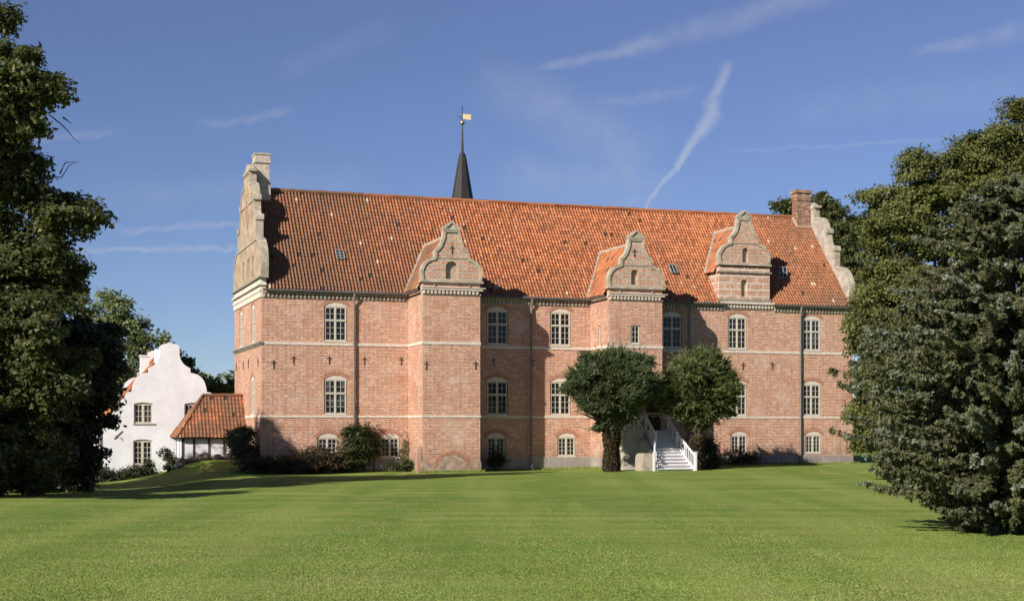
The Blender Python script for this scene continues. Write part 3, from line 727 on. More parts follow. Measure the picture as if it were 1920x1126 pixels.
# the two end gables
G_HALF = curve([(6.02, 0), (6.16, .7), (6.05, 1.35), (5.65, 2.0), (5.05, 2.45), (4.3, 2.65)], 4) + [(4.05, 2.66), (4.05, 3.85)] + \
         curve([(4.0, 3.86), (3.55, 4.05), (3.2, 4.45), (3.02, 4.95)], 4) + [(3.0, 5.3)] + curve([(2.85, 5.32), (2.72, 5.85), (2.35, 6.35), (1.85, 6.6), (1.3, 6.64)], 4) + [(1.22, 6.66), (1.2, 7.45)]
def end_gable(u, s, zb=12.5):
    hf = [(d, zb + z) for d, z in G_HALF]; prof = mirror(hf); cv = WID / 2
    to = lambda a, b, d: (u + s * d, cv + a, b); g = MB()
    holes = [round_loop(a - .3, a + .3, zb + .25, zb + 1.75) for a in (-2.45, 1.75, 0 - .35)] if s > 0 else []
    g.wall(prof, holes, to, .12)
    pv = [Vector((a, b, 0)) for a, b in prof]
    for tri in tessellate_polygon([pv]): g.face([to(*prof[i], .38) for i in tri])
    for i in range(len(prof) - 1): g.face([to(*prof[i], 0), to(*prof[i + 1], 0), to(*prof[i + 1], .38), to(*prof[i], .38)])
    o = g.build('end_gable', M['gable'] if s > 0 else M['gable_rear'], castle)
    if holes:
        bk = MB()
        for h in holes: bk.slab(h, to, .118, .15)
        bk.build('niche_back', M['gable'], o)
        ov = MB(); ov.slab([(.62 * math.cos(2 * math.pi * i / 20), zb + 4.75 + .95 * math.sin(2 * math.pi * i / 20)) for i in range(20)], to, -.02, .05); ov.build('oval_panel', M['arch'], o)
        rg = MB(); ribbon(rg, [(.66 * math.cos(2 * math.pi * i / 24), zb + 4.75 + 1.0 * math.sin(2 * math.pi * i / 24)) for i in range(25)][::-1], to, -.05, .04, .06); rg.build('oval_rim', M['stone'], o)
        ln = MB(); ln.slab([(-4.1, zb + 2.55), (4.1, zb + 2.55), (4.1, zb + 2.68), (-4.1, zb + 2.68)], to, -.06, .02); ln.slab([(-2.9, zb + 5.28), (2.9, zb + 5.28), (2.9, zb + 5.38), (-2.9, zb + 5.38)], to, -.06, .02)
        for a in (-3.4, -1.2, 1.1, 3.3): ln.slab([(a - .04, zb + .05), (a + .04, zb + .05), (a + .04, zb + 2.5), (a - .04, zb + 2.5)], to, -.04, .02)
        ln.build('moulding', M['stone'], o)
    cp = MB(); ribbon(cp, prof, to, -.05, .43, .12)
    for d, z in ((4.0, 3.86), (2.98, 5.3)):
        for sg in (-1, 1):
            a0 = sg * d - .18; cp.slab([(a0, zb + z), (a0 + .36, zb + z), (a0 + .36, zb + z + .2), (a0 + .26, zb + z + .38), (a0 + .1, zb + z + .38), (a0, zb + z + .2)], to, -.09, .46)
    cp.slab([(-1.42, zb + 7.45), (1.42, zb + 7.45), (1.42, zb + 7.59), (-1.42, zb + 7.59)], to, -.1, .48)
    cp.slab([(-1.3, zb + 7.592), (1.3, zb + 7.592), (.35, zb + 8.05), (-.35, zb + 8.05)], to, -.02, .4)
    cp.build('coping', M['stone'], o)
end_gable(0, 1); end_gable(LEN + .04, -1, 12.15)

def chimneys():
    c = MB(); cv = WID / 2
    c.box(.48, 1.38, cv - .62, cv + .62, 16.5, 20.65); c.box(.42, 1.46, cv - .70, cv + .70, 16.6, 19.35)
    o = c.build('chimney', M['chim'], castle)
    k = MB(); k.box(.40, 1.46, cv - .7, cv + .7, 20.655, 20.8); k.box(.44, 1.42, cv - .66, cv + .66, 20.803, 21.2); k.box(.39, 1.47, cv - .72, cv + .72, 21.205, 21.3); k.build('chimney_cap', M['chim'], o)
    c = MB(); c.box(41.5, 42.62, 5.25, 6.0, 16.5, 20.35); o = c.build('chimney', M['brick_dark'], castle)
    k = MB(); k.box(41.45, 42.67, 5.2, 6.05, 20.2, 20.32); k.box(41.46, 42.66, 5.21, 6.04, 20.355, 20.75); k.box(41.37, 42.75, 5.12, 6.13, 20.755, 20.92); k.box(41.44, 42.68, 5.19, 6.06, 20.924, 21.0); k.build('chimney_cap', M['brick_dark'], o)
    f = MB()
    for a, b in (((41.44, 5.2, roof_z(5.2) + .05), (42.66, 5.2, roof_z(5.2) + .05)), ((41.44, 5.2, roof_z(5.2) + .05), (41.44, 5.93, RIDGE + .05))): f.beam(a, b, .14, .1)
    f.build('flashing', M['mortar'], o)
chimneys()

# stone stairs' door
def door():
    v = -3.41; f = MB()
    for a, b in ((24.85, 25.03), (26.13, 26.29)): f.box(a, b, v - .10, v + .05, 2.75, 5.3)
    f.box(24.85, 26.29, v - .101, v + .05, 5.301, 5.5); f.box(25.03, 26.13, v - .06, v + .05, 3.78, 3.92); f.box(25.03, 26.13, v - .07, v + .05, 2.70, 2.76)
    o = f.build('door_frame', M['stone'], castle)
    d = MB(); d.box(25.03, 26.13, v - .03, v + .02, 2.76, 3.775)
    d.box(25.03, 26.13, v - .03, v + .02, 3.925, 5.3)
    for x in (25.12, 25.62): d.box(x, x + .42, v - .045, v - .02, 2.88, 3.68); d.box(x, x + .42, v - .045, v - .02, 4.05, 5.15)
    d.build('door', M['door'], o)
door()

# ------------------------------------------------------------------ white entrance stairs
stairs = thing('entrance_stairs', 'white wooden stairs with railings leading up to the dark door', 'stairs', loc(25.0, -6.3), TH)
def build_stairs():
    su, sv = 25.0, -6.3
    top, brk, bot = (24.62, 26.22, -4.45, 2.72), (24.42, 25.98, -6.35, 1.60), (23.66, 26.18, -8.35, .12)
    def lerp(a, b, f): return tuple(x + (y - x) * f for x, y in zip(a, b))
    rel = lambda u, v, z: (u - su, v - sv, z)
    tr, rs = MB(), MB()
    def flight(a, b, n):
        for i in range(n):
            p, q = lerp(a, b, i / n), lerp(a, b, (i + 1) / n)
            z = p[3]; zn = q[3]
            P = [rel(p[0], p[2] + .02, z), rel(p[1], p[2] + .02, z), rel(q[1], q[2] - .03, z), rel(q[0], q[2] - .03, z)]
            tr.face(P[::-1]); lowr = [(x, y, zz - .045) for x, y, zz in P]; tr.face(lowr)
            for k in range(4): tr.face([P[k], P[(k + 1) % 4], lowr[(k + 1) % 4], lowr[k]])
            rs.face([rel(q[0], q[2] + .07, z - .045), rel(q[1], q[2] + .07, z - .045), rel(q[1], q[2] + .07, zn), rel(q[0], q[2] + .07, zn)])
    flight(top, brk, 8); flight(brk, bot, 7)
    tr.box(24.3 - su, 26.4 - su, -4.45 - sv, -3.42 - sv, 2.68, 2.72)
    tr.build('tread', M['paint'], stairs); rs.build('riser', M['paint'], stairs)
    H = .95
    def stringer(a, b, i):
        s = MB(); A, B = Vector(rel(a[i], a[2], a[3])), Vector(rel(b[i], b[2], b[3])); s.beam(A - Vector((0, 0, .06)), B - Vector((0, 0, .06)), .06, .34); s.build('stringer', M['paint'], stairs)
    for i in (0, 1): stringer(top, brk, i); stringer(brk, bot, i)
    def panel(A, B, h0=.12, h1=H):                     # handrail, lower rail, crossed bars
        r = MB(); Z = Vector((0, 0, 1)); r.beam(A + Z * h1, B + Z * h1, .09, .09); r.beam(A + Z * h0, B + Z * h0, .06, .07)
        r.beam(A + Z * h0, B + Z * h1, .05, .06); r.beam(A + Z * h1, B + Z * h0, .05, .06); m = (A + B) / 2
        r.beam(m + Z * h0, m + Z * h1, .05, .055)
        r.build('railing', M['paint'], stairs)
    def post(P, h, w=.13):
        p = MB(); x, y, z = P; p.box(x - w / 2, x + w / 2, y - w / 2, y + w / 2, z - .15, z + h); p.box(x - w / 2 - .02, x + w / 2 + .02, y - w / 2 - .02, y + w / 2 + .02, z + h + .002, z + h + .05)
        p.build('newel_post', M['paint'], stairs)
    for i in (0, 1):
        A, B, D = (Vector(rel(p[i], p[2], p[3])) for p in (top, brk, bot))
        panel(A, B); post(A, 1.02); post(B, 1.02)
        if i == 0:
            D = D + Vector((-.28, -.1, 0)); M1 = B.lerp(D, .9)
            panel(B, D); post(D, 1.18)
        else:
            D = D + Vector((.10, -.1, 0)); m = B.lerp(D, .42); panel(B, m)
            Z = Vector((0, 0, 1)); r = MB(); last = m + Z * H
            for k in range(1, 7):
                f = k / 6; p = m.lerp(D, f) + Z * (H + .02 * f); r.beam(last, p, .09, .09); last = p
            r.beam(m + Z * .12, D + Z * .12, .06, .07)
            for k in range(1, 6): p = m.lerp(D, k / 6); r.beam(p + Z * .1, p + Z * H, .045, .045, up=(1, 0, 0))
            r.build('railing', M['paint'], stairs); post(m, .97, .08); post(D, 1.22)
    A = Vector(rel(22.95, -4.75, 2.72)); B = Vector(rel(24.3, -4.75, 2.72)); mm = (A + B) / 2
    panel(A, mm, .1, .9); panel(mm, B, .1, .9); post(A, 1.0, .1); post(mm, .95, .07)
    # plastered podium and low flank wall
    b = MB(); b.box(22.85 - su, 24.28 - su, -4.8 - sv, -3.42 - sv, -.3, 2.67); b.box(22.75 - su, 24.38 - su, -4.9 - sv, -3.42 - sv, 2.672, 2.75)
    b.slab([(24.29 - su, -.3), (26.3 - su, -.3), (26.3 - su, 2.6), (24.29 - su, 2.6)], lambda a, z, d: (a, d, z), -4.44 - sv, -3.45 - sv)
    b.slab([(-4.45 - sv, -.3), (-6.3 - sv, -.3), (-6.3 - sv, 1.45), (-4.45 - sv, 2.5)], lambda a, z, d: (d, a, z), 24.0 - su, 24.38 - su)
    b.build('podium', M['plaster'], stairs)
    f = MB(); prof = [(-.46, -.3), (.34, -.3), (.34, .7), (.12, 1.12), (-.1, 1.3), (-.3, 1.25), (-.42, 1.05)]
    f.slab(prof, lambda a, z, d: (23.36 - su + a, d, z), -7.75 - sv, -6.5 - sv); f.build('flank_wall', M['flank'], stairs)
build_stairs()

# ------------------------------------------------------------------ spire behind the ridge
spire = thing('spire_tower', 'slim tower behind the roof ridge with dark slate spire and golden vane', 'tower', loc(18.18, 16), TH)
def build_spire():
    b = MB(); b.lathe((0, 0, 0), [(1.25, -.4), (1.25, 17.2)], 8, smooth=False); b.build('tower_wall', M['brick'], spire)
    s = MB(); s.lathe((0, 0, 0), [(1.75, 17.0), (1.25, 18.2), (.98, 19.6), (.84, 20.75), (.30, 23.95), (.20, 24.25), (.03, 24.32)], 8, smooth=False); s.build('spire', M['slate'], spire)
    c = MB(); c.lathe((0, 0, 0), [(.12, 24.2), (.10, 24.6), (.075, 25.3), (.045, 26.2), (.03, 26.4)], 8); c.tube([(0, 0, 26.3), (0, 0, 27.95)], .028, 6)
    c.beam((-.17, 0, 27.72), (.17, 0, 27.72), .03); c.beam((-.02, 0, 27.02), (-.42, 0, 27.12), .03); c.beam((-.02, 0, 26.8), (-.2, 0, 27.06), .025); c.build('finial_rod', M['iron'], spire)
    g = MB(); g.lathe((0, 0, 26.62), [(.19 * math.sin(math.pi * i / 10) + .001, -.19 * math.cos(math.pi * i / 10)) for i in range(11)], 14); g.build('ball', M['copper'], spire)
    f = MB(); f.slab([(.04, 26.93), (.62, 26.88), (.72, 26.98), (.66, 27.1), (.74, 27.24), (.62, 27.33), (.3, 27.3), (.04, 27.33)], lambda a, z, d: (a, d, z), -.012, .012); f.build('weather_vane', M['gold'], spire)
build_spire()

# ------------------------------------------------------------------ white gabled house on the left
HV = 9.8
house = thing('white_house', 'whitewashed house with curved gable and small paned windows left of the castle', 'house', loc(-4.72, HV, 0), TH)
def build_house():
    cx = 0; half = 4.62; zb = -.9; dep = 9.5
    hf = [(half, zb), (half, 2.72), (3.22, 4.78), (2.98, 5.02), (2.84, 5.3)] + [(2.70, 5.36)] + \
         curve([(2.52, 5.38), (2.46, 5.75), (2.28, 6.22), (1.92, 6.56), (1.42, 6.70)], 4) + [(1.40, 6.74), (1.40, 7.02)] + curve([(1.36, 7.02), (1.0, 7.25), (.75, 7.6), (.66, 7.95)], 4) + [(.66, 8.5), (.5, 8.62), (0, 8.76)]
    prof = [(-d, z) for d, z in hf] + [(d, z) for d, z in hf[::-1][1:]]
    w = 1.26
    def wl(c, z, h): return arch_loop(c - w / 2, c + w / 2, z, z + h - .1, z + h)
    wins = [(-1.76, 3.22, 1.42), (1.62, 3.22, 1.42), (-1.80, .40, 1.72), (1.62, .40, 1.72)]
    b = MB(); b.wall(prof, [wl(*a) for a in wins], FRONT, .2)
    for i in range(3, len(prof) - 4): b.face([(prof[i][0], 0, prof[i][1]), (prof[i + 1][0], 0, prof[i + 1][1]), (prof[i + 1][0], .34, prof[i + 1][1]), (prof[i][0], .34, prof[i][1])])
    pv = [Vector((a, z, 0)) for a, z in prof]
    for tri in tessellate_polygon([pv]): b.face([(prof[i][0], .34, prof[i][1]) for i in tri])
    for s in (-1, 1): b.face([(s * half, 0, zb), (s * half, dep, zb), (s * half, dep, 2.75), (s * half, 0, 2.75)])
    b.build('wall', M['white'], house)
    fg = MB(); fg.slab([(a, z) for a, z in prof], FRONT, dep, dep + .34); fg.build('rear_gable', M['white'], house)
    zr, ze = 8.45, 2.78; L = math.hypot(half + .25, zr - ze)
    for s in (-1, 1):
        r = tile_patch('roof', house, (s * (half + .25), .35, ze), (0, 1, 0), (-s * (half + .25), 0, zr - ze), dep - .36, L, M['tile_new'], amp=.03)
    rr = MB(); ridge_row(rr, (0, .35, zr + .02), (0, dep, zr + .02)); rr.build('ridge', M['tile_new'], r)
    c = MB(); c.box(-1.55, -.95, 4.9, 5.7, 5.2, 8.0); c.box(-1.6, -.9, 4.85, 5.75, 8.002, 8.1); c.build('chimney', M['white'], house)
    c = MB(); c.box(-.95, -.2, .36, 1.1, 6.2, 8.3); c.build('chimney', M['white'], house)
    for c_, z, h in wins:
        f = MB(); d0, d1 = .09, .17; e = .07; h_ = h - .02
        f.slab(wl(c_, z, h) + [], FRONT, .185, .21)
        f.box(c_ - w / 2, c_ - w / 2 + e, d0, d1, z, z + h - .1); f.box(c_ + w / 2 - e, c_ + w / 2, d0, d1, z, z + h - .1)
        f.box(c_ - w / 2 + e, c_ + w / 2 - e, d0, d1, z, z + e + .02)
        lp = wl(c_, z + h - .2, .2); f.slab(lp[1:] + [lp[0]], FRONT, d0 + .002, d1 - .002)
        f.box(c_ - .06, c_ + .06, d0 - .01, d1, z + e, z + h - .19)
        n = 3 if h < 1.6 else 4; t0, t1_ = z + e + .02, z + h - .2
        for a, b_ in ((c_ - w / 2 + e, c_ - .06), (c_ + .06, c_ + w / 2 - e)):
            m = (a + b_) / 2; f.box(a, a + .04, d0 + .02, d1, t0, t1_); f.box(b_ - .04, b_, d0 + .02, d1, t0, t1_); f.box(m - .018, m + .018, d0 + .022, d1, t0, t1_)
            for k in range(1, n): zz = t0 + (t1_ - t0) * k / n; f.box(a + .04, m - .018, d0 + .024, d1, zz - .018, zz + .018); f.box(m + .018, b_ - .04, d0 + .024, d1, zz - .018, zz + .018)
        o = f.build('window', M['frame'], house)
        g = MB(); g.face([(c_ - w / 2, .16, z), (c_ + w / 2, .16, z), (c_ + w / 2, .16, z + h - .08), (c_ - w / 2, .16, z + h - .08)]); g.build('pane', M['glass'], o)
        s = MB(); s.box(c_ - w / 2 - .08, c_ + w / 2 + .14, -.07, .1, z - .09, z - .003); s.build('sill', M['stone'], o)
    x = MB(); x.beam((-3.7, -.03, 2.15), (-3.15, -.03, 2.7), .045, .04); x.beam((-3.62, -.036, 2.38), (-3.46, -.036, 2.22), .04); x.beam((-3.14, -.036, 2.08), (-3.3, -.036, 2.26), .04); x.build('wall_anchor', M['iron'], house)
    p = MB(); p.tube([(-half - .1, -.12, 2.6), (-half - .1, -.12, -.6)], .055, 8); p.build('downpipe', M['pipe'], house)
build_house()

# ------------------------------------------------------------------ half-timbered annex
annex = thing('half_timbered_annex', 'low half timbered annex with orange tiled roof between white house and castle', 'annex', loc(-2.08, 6.1, 0), TH)
def build_annex():
    u0, u1, v0, v1 = -2.2, 2.05, 0, 3.4; zb, ze, zr = .72, 2.22, 5.1
    b = MB(); b.box(u0, u1, v0, v1, zb, ze + .3); b.build('wall', M['white'], annex)
    s = MB(); s.box(u0 - .1, u1, v0 - .1, v1, -.4, zb); s.build('plinth', M['boulder'], annex)
    for x in (-2.14, -1.42, -.42, .58, 1.58, 1.95):
        t = MB(); t.box(x - .075, x + .075, v0 - .025, v0 + .05, zb, ze + .1); t.build('timber_post', M['timber'], annex)
    for z in (zb + .02, ze - .02):
        t = MB(); t.box(u0 - .02, u1, v0 - .03, v0 + .05, z, z + .13); t.box(u0 - .03, u0 + .05, v0, v1, z, z + .13); t.build('timber_rail', M['timber'], annex)
    for y in (.1, 1.6, 3.3):
        t = MB(); t.box(u0 - .028, u0 + .05, y - .07, y + .07, zb, ze + .1); t.build('timber_post', M['timber'], annex)
    e = .38; eu = u0 - .38; half = (v1 - v0) / 2 + e; mid = (v1 + v0) / 2; hip = eu + 1.95
    L = math.hypot(half, zr - ze); zE = ze + .02
    keep = lambda P: (P[:, 2] - zE) / (zr - zE) * (hip - eu) < (P[:, 0] - eu)
    tl = dict(tw=.235, tl=.36, amp=.045)
    r = tile_patch('roof', annex, (eu, v0 - e, zE), (1, 0, 0), (0, half, zr - zE), u1 - eu + .08, L, M['tile_old'], keep=keep, **tl)
    tile_patch('roof', annex, (eu, v1 + e, zE), (1, 0, 0), (0, -half, zr - zE), u1 - eu + .08, L, M['tile_old'], keep=keep, **tl)
    tile_patch('roof', annex, (eu, v0 - e, zE), (0, 1, 0), (hip - eu, 0, zr - zE), 2 * half, math.hypot(hip - eu, zr - zE), M['tile_old'], keep=lambda P: np.abs(P[:, 1] - mid) < half * (1 - (P[:, 2] - zE) / (zr - zE)) + .1, **tl)
    rr = MB(); ridge_row(rr, (hip, mid, zr + .03), (u1, mid, zr + .03), .12); ridge_row(rr, (eu, v0 - e, zE + .05), (hip, mid, zr + .03), .10); ridge_row(rr, (eu, v1 + e, zE + .05), (hip, mid, zr + .03), .10); rr.build('ridge', M['tile_old'], r)
    un = MB(); un.box(eu + .1, u1, v0 - e + .05, v1 + e - .05, zE - .06, zE - .02); un.build('soffit', M['timber'], annex)
build_annex()

def boulders():
    spots = [(-4.4, 5.75, .42), (-3.65, 5.62, .36), (-2.9, 5.6, .44), (-2.05, 5.6, .33), (-1.3, 5.62, .4), (-.55, 5.6, .36)]
    words = ['rounded grey boulder at the far left end of the annex footing', 'small rounded boulder second from the left below the annex wall', 'largest boulder lying under the second white panel of the annex',
             'small boulder fourth from the left in the row below the annex', 'grey boulder below the right hand white panel of the annex', 'last boulder of the row, beside the grey green shrub']
    for (u, v, r), lb in zip(spots, words):
        bm = bmesh.new(); bmesh.ops.create_icosphere(bm, subdivisions=3, radius=1)
        ph = random.uniform(0, 9)
        for q in bm.verts:
            k = 1 + .14 * math.sin(q.co.x * 3 + ph) + .1 * math.sin(q.co.y * 4 + ph * 2) + .08 * math.sin(q.co.z * 5 + ph)
            q.co = Vector((q.co.x * r * 1.25 * k, q.co.y * r * .9 * k, q.co.z * r * .72 * k))
        me = bpy.data.meshes.new('boulder'); bm.to_mesh(me); bm.free(); me.materials.append(M['boulder']); me.polygons.foreach_set('use_smooth', [True] * len(me.polygons))
        p = loc(u, v); z = float(ground_z(p.x, p.y)); tag(link('boulder', me, None, (p.x, p.y, z + r * .25), TH + ph), lb, 'boulder', 'boulders along the foot of the annex')
boulders()

# ------------------------------------------------------------------ vegetation
def cards(name, P, A, B, tint, mat, parent=None, tri=False):
    """one mesh of leaf faces: centres P, long half axes A, cross half axes B"""
    n = len(P)
    if tri: co = np.stack([P - B, P + B, P + 2 * A], 1)
    else: co = np.stack([P - A, P + B * 1.0 - A * .15, P + A, P - B * 1.0 - A * .15], 1)
    k = co.shape[1]; co = co.reshape(-1, 3).astype(np.float32)
    me = bpy.data.meshes.new(name); me.vertices.add(n * k); me.vertices.foreach_set('co', co.ravel())
    me.loops.add(n * k); me.loops.foreach_set('vertex_index', np.arange(n * k, dtype=np.int32))
    me.polygons.add(n); me.polygons.foreach_set('loop_start', np.arange(0, n * k, k, dtype=np.int32)); me.polygons.foreach_set('loop_total', np.full(n, k, dtype=np.int32))
    at_ = me.attributes.new('tint', 'FLOAT_VECTOR', 'FACE'); at_.data.foreach_set('vector', tint.astype(np.float32).ravel())
    me.materials.append(mat); me.update(calc_edges=True)
    return link(name, me, parent)
def unit(a): return a / np.maximum(1e-9, np.linalg.norm(a, axis=-1, keepdims=True))
def rand_dir(n): return unit(rng.normal(size=(n, 3)))

def crown_points(blobs, n, clump=.9, per=34, shell=(.62, 1.04), rough=.18):
    """leaf positions gathered in clumps near the surface of overlapping ellipsoids"""
    b = np.array(blobs, float); wt = (b[:, 3] * b[:, 4] + b[:, 3] * b[:, 5]); wt /= wt.sum()
    nc = max(1, n // per); k = rng.choice(len(b), nc, p=wt); d = rand_dir(nc)
    rr = rng.uniform(shell[0] ** 2, shell[1] ** 2, nc) ** .5; deep = rng.random(nc) < .16; rr[deep] = rng.uniform(.15, .7, deep.sum())
    rr = rr * (1 + rough * rng.normal(size=nc) * .5)
    cc = b[k, :3] + d * b[k, 3:6] * rr[:, None]
    own = rng.random(nc); sz = clump * rng.uniform(.55, 1.25, nc)
    j = rng.integers(0, nc, n); off = np.clip(rng.normal(size=(n, 3)), -1.7, 1.7) * np.array([.42, .42, .24])
    P = cc[j] + off * sz[j][:, None]
    return P, d[j], own[j], off
def broad_crown(name, blobs, n, leaf, mat, parent, clump=.9, droop=.25, spread=.5, sunny=.06, **kw):
    P, d, own, off = crown_points(blobs, n, clump, **kw)
    nrm = unit(d * .7 + rand_dir(n) * spread * 1.3 + np.array([0, 0, .55])); ax = unit(np.cross(nrm, rand_dir(n)) + d * .25 - np.array([0, 0, droop]))
    cr = unit(np.cross(nrm, ax)); s = leaf * rng.uniform(.6, 1.3, n)[:, None]
    tint = np.stack([np.clip(.15 + .55 * own + .3 * rng.random(n) + off[:, 2] * .15, 0, 1), (rng.random(n) < sunny) * rng.random(n), np.zeros(n)], -1)  # some leaves at random lean to the material's other tint
    P[:, 2] = np.maximum(P[:, 2], ground_z(P[:, 0], P[:, 1]) + .03 if parent is None else P[:, 2])
    return cards(name, P, ax * s, cr * s * .55, tint, mat, parent)
def limbs(parent, base, tops, r0, name='trunk'):
    t = MB(); base = Vector(base)
    fork = base + Vector((random.uniform(-.2, .2), 0, max(.5, (max(p[2] for p in tops) - base.z) * .28)))
    t.tube([base - Vector((0, 0, .3)), base + Vector((0, 0, .25)), base.lerp(fork, .6) + Vector((.06, .05, 0)), fork], [r0 * 1.5, r0 * 1.1, r0 * .92, r0 * .8], 10)
    for p in tops:
        p = Vector(p); m = fork.lerp(p, .5) + Vector((random.uniform(-.4, .4), random.uniform(-.4, .4), random.uniform(0, .6)))
        t.tube([fork, fork.lerp(m, .5), m, p], [r0 * .55, r0 * .4, r0 * .25, r0 * .06], 7)
        for _ in range(3):
            q = m.lerp(p, random.uniform(.1, .7)); e = q + Vector((random.uniform(-1, 1), random.uniform(-1, 1), random.uniform(-.2, .9))).normalized() * (p - fork).length * .3
            t.tube([q, q.lerp(e, .5) + Vector((0, 0, .1)), e], [r0 * .16, r0 * .1, r0 * .02], 5)
    return t.build(name, M['bark'], parent)

def px_blobs(lst, Y, squash=.85, jit=0.0):
    """ellipsoids from (x, y, radius) measured on the photograph, each at its own distance"""
    out = []
    for q in lst:
        x, y, r = q[:3]; dY = q[3] if len(q) > 3 else 0; p = at(x, y, Y + dY); rr = r / FPX * (Y + dY)
        out.append((p.x, p.y, p.z, rr, rr, rr * squash))
    return out
def enrich(blobs, n=7):
    out = []
    for b in blobs:
        x, y, z, a, c, h = b; out.append((x, y, z, a * .8, c * .8, h * .8))
        for _ in range(n):
            d = rand_dir(1)[0]; k = rng.uniform(.2, .38); q = rng.uniform(.66, .95)
            out.append((x + d[0] * a * q, y + d[1] * c * q, z + d[2] * h * q, a * k, c * k, h * k * .8))
    return out
def tree(name, label, blobs, n, leaf, mat, base, r0, group=None, **kw):
    """a thing at the trunk's foot with a trunk and a crown"""
    z = float(ground_z(base[0], base[1])); o = thing(name, label, 'tree', (base[0], base[1], z), 0, group)
    rel = [(b[0] - base[0], b[1] - base[1], b[2] - z, *b[3:]) for b in blobs]
    lush = enrich(rel)
    big = sorted(rel, key=lambda b: -b[3])[:9]
    limbs(o, (0, 0, 0), [(b[0], b[1], b[2] + b[5] * .3) for b in big], r0)
    broad_crown('crown', lush, n, leaf, M[mat], o, **kw)
    return o

LT = [(-5, 28, 36, -3), (40, 120, 50, -3.5), (80, 165, 44, -3.5), (-40, 250, 80, -2), (0, 180, 55, -3.5), (32, 235, 44, -3), (-10, 300, 74, -1), (30, 350, 70), (100, 390, 58), (145, 412, 44), (172, 402, 26), (-90, 400, 150), (55, 470, 100), (120, 505, 46), (118, 545, 38),
      (-60, 600, 160, -2), (45, 620, 105, -2), (90, 720, 95, -1), (-60, 800, 150, -2), (40, 850, 80, -1), (-20, 895, 50, -1), (60, 890, 40)]
near = [(-29.0, 58.5, 7, 2.6, 2.6, 2.2), (-28.5, 60.5, 11.5, 2.2, 2.2, 2.), (-28.5, 58.5, 3.5, 2.4, 2.4, 2), (-25.6, 56.4, 6, 2.4, 2.4, 2.2), (-23., 53.7, 7.4, 2.2, 2.2, 2.)]  # unseen foliage off the left edge, added to shade the lawn and the crown
big_tree = tree('broadleaf_tree', 'tall dark broadleaf tree at the left edge, taller than the frame', px_blobs(LT, 66.5) + near, 210000, .13, 'chestnut', (-25.5, 66.5), .5, clump=.76, sunny=.10, per=70, shell=(.45, 1.1), rough=.45)
tree('broadleaf_tree', 'broadleaf tree glimpsed between the branches of the tall left edge tree', [(-29.5, 76, 11, 3.8, 3.8, 4.6), (-31, 78, 7, 4.5, 4, 4), (-27, 76.5, 9.5, 2.8, 2.8, 3), (-27.5, 75, 5, 3, 3, 3), (-33.2, 79.6, 9.5, 3.6, 3.6, 4), (-32, 78, 4.5, 3.2, 3.2, 3)], 60000, .15, 'chestnut', (-29.5, 76.5), .35, clump=.8, shell=(.4, 1.1), rough=.4)
HB = [(130, 640, 66), (188, 650, 44), (172, 710, 52), (100, 750, 88), (145, 790, 42), (190, 735, 32), (130, 850, 52), (80, 880, 58), (150, 898, 26), (30, 880, 60), (212, 690, 22), (205, 790, 16)]
tree('evergreen_tree', 'very dark dense tree standing in front of the white house', px_blobs(HB, 73, .95), 60000, .15, 'holly', (-22.3, 73), .3, clump=.7, shell=(.5, 1.08), rough=.35)
tree('broadleaf_tree', 'light green airy tree rising behind the white house', px_blobs([(205, 590, 45), (245, 625, 45), (180, 620, 50), (275, 655, 38), (225, 680, 55), (160, 700, 60), (300, 640, 22), (150, 575, 40), (215, 560, 28), (255, 605, 25)], 122, .8), 15000, .16, 'pale', (-32.5, 122), .3, clump=.9, group='trees behind the white house')
tree('weeping_tree', 'grey green weeping tree right of the white gable top', px_blobs([(344, 680, 17), (352, 702, 14), (338, 700, 16)], 128, 1.3), 4500, .16, 'silver', (-29, 128), .16, clump=.6, droop=1.2, group='trees behind the white house')
tree('broadleaf_tree', 'low round green tree above the annex roof beside the castle wall', px_blobs([(395, 725, 24), (425, 735, 30), (372, 708, 16), (455, 730, 30), (400, 760, 40)], 132, .8), 12000, .2, 'oak', (-27, 132), .25, clump=.8, group='trees behind the white house')

RT = [(1655, 425, 38), (1650, 470, 33), (1676, 510, 62), (1760, 640, 90), (1715, 665, 70), (1840, 560, 120, 2), (1900, 640, 120, 2), (1850, 700, 100, 2), (1634, 590, 46), (1626, 640, 42), (1668, 380, 52), (1715, 325, 52), (1735, 420, 95), (1700, 560, 95), (1775, 335, 60), (1820, 300, 52), (1830, 420, 105), (1880, 270, 60), (1650, 700, 56), (1630, 770, 46), (1640, 820, 42), (1680, 780, 80),
      (1900, 330, 80), (1935, 245, 60), (1900, 205, 24), (1960, 400, 120), (1700, 860, 45), (1760, 830, 60)]
tree('broadleaf_tree', 'large sunlit broadleaf tree behind the spruce at the right edge', px_blobs(RT, 76), 360000, .092, 'oak', (24.5, 77), .45, clump=.74, sunny=.08, per=105, shell=(.6, 1.06), rough=.3)
tree('broadleaf_tree', 'round tree crown showing behind the brick chimney and right gable', px_blobs([(1482, 402, 34), (1500, 388, 20), (1545, 398, 36), (1562, 395, 24), (1520, 430, 40), (1585, 440, 45), (1570, 490, 50), (1600, 520, 60), (1610, 600, 70)], 132, .9), 36000, .18, 'chestnut', (29.5, 132), .35, clump=.9)

# the wood far beyond the castle closes the horizon
wood = [(x + rng.uniform(-4, 4), 190 + rng.uniform(-8, 14), 3.5 + rng.uniform(-.5, 1), rng.uniform(6, 10), 5, rng.uniform(4, 6.5)) for x in range(-140, 190, 8)]
tag(broad_crown('distant_wood', wood, 60000, .55, M['pale'], None, clump=2.0), 'far line of trees beyond the castle', 'wood', kind='stuff')

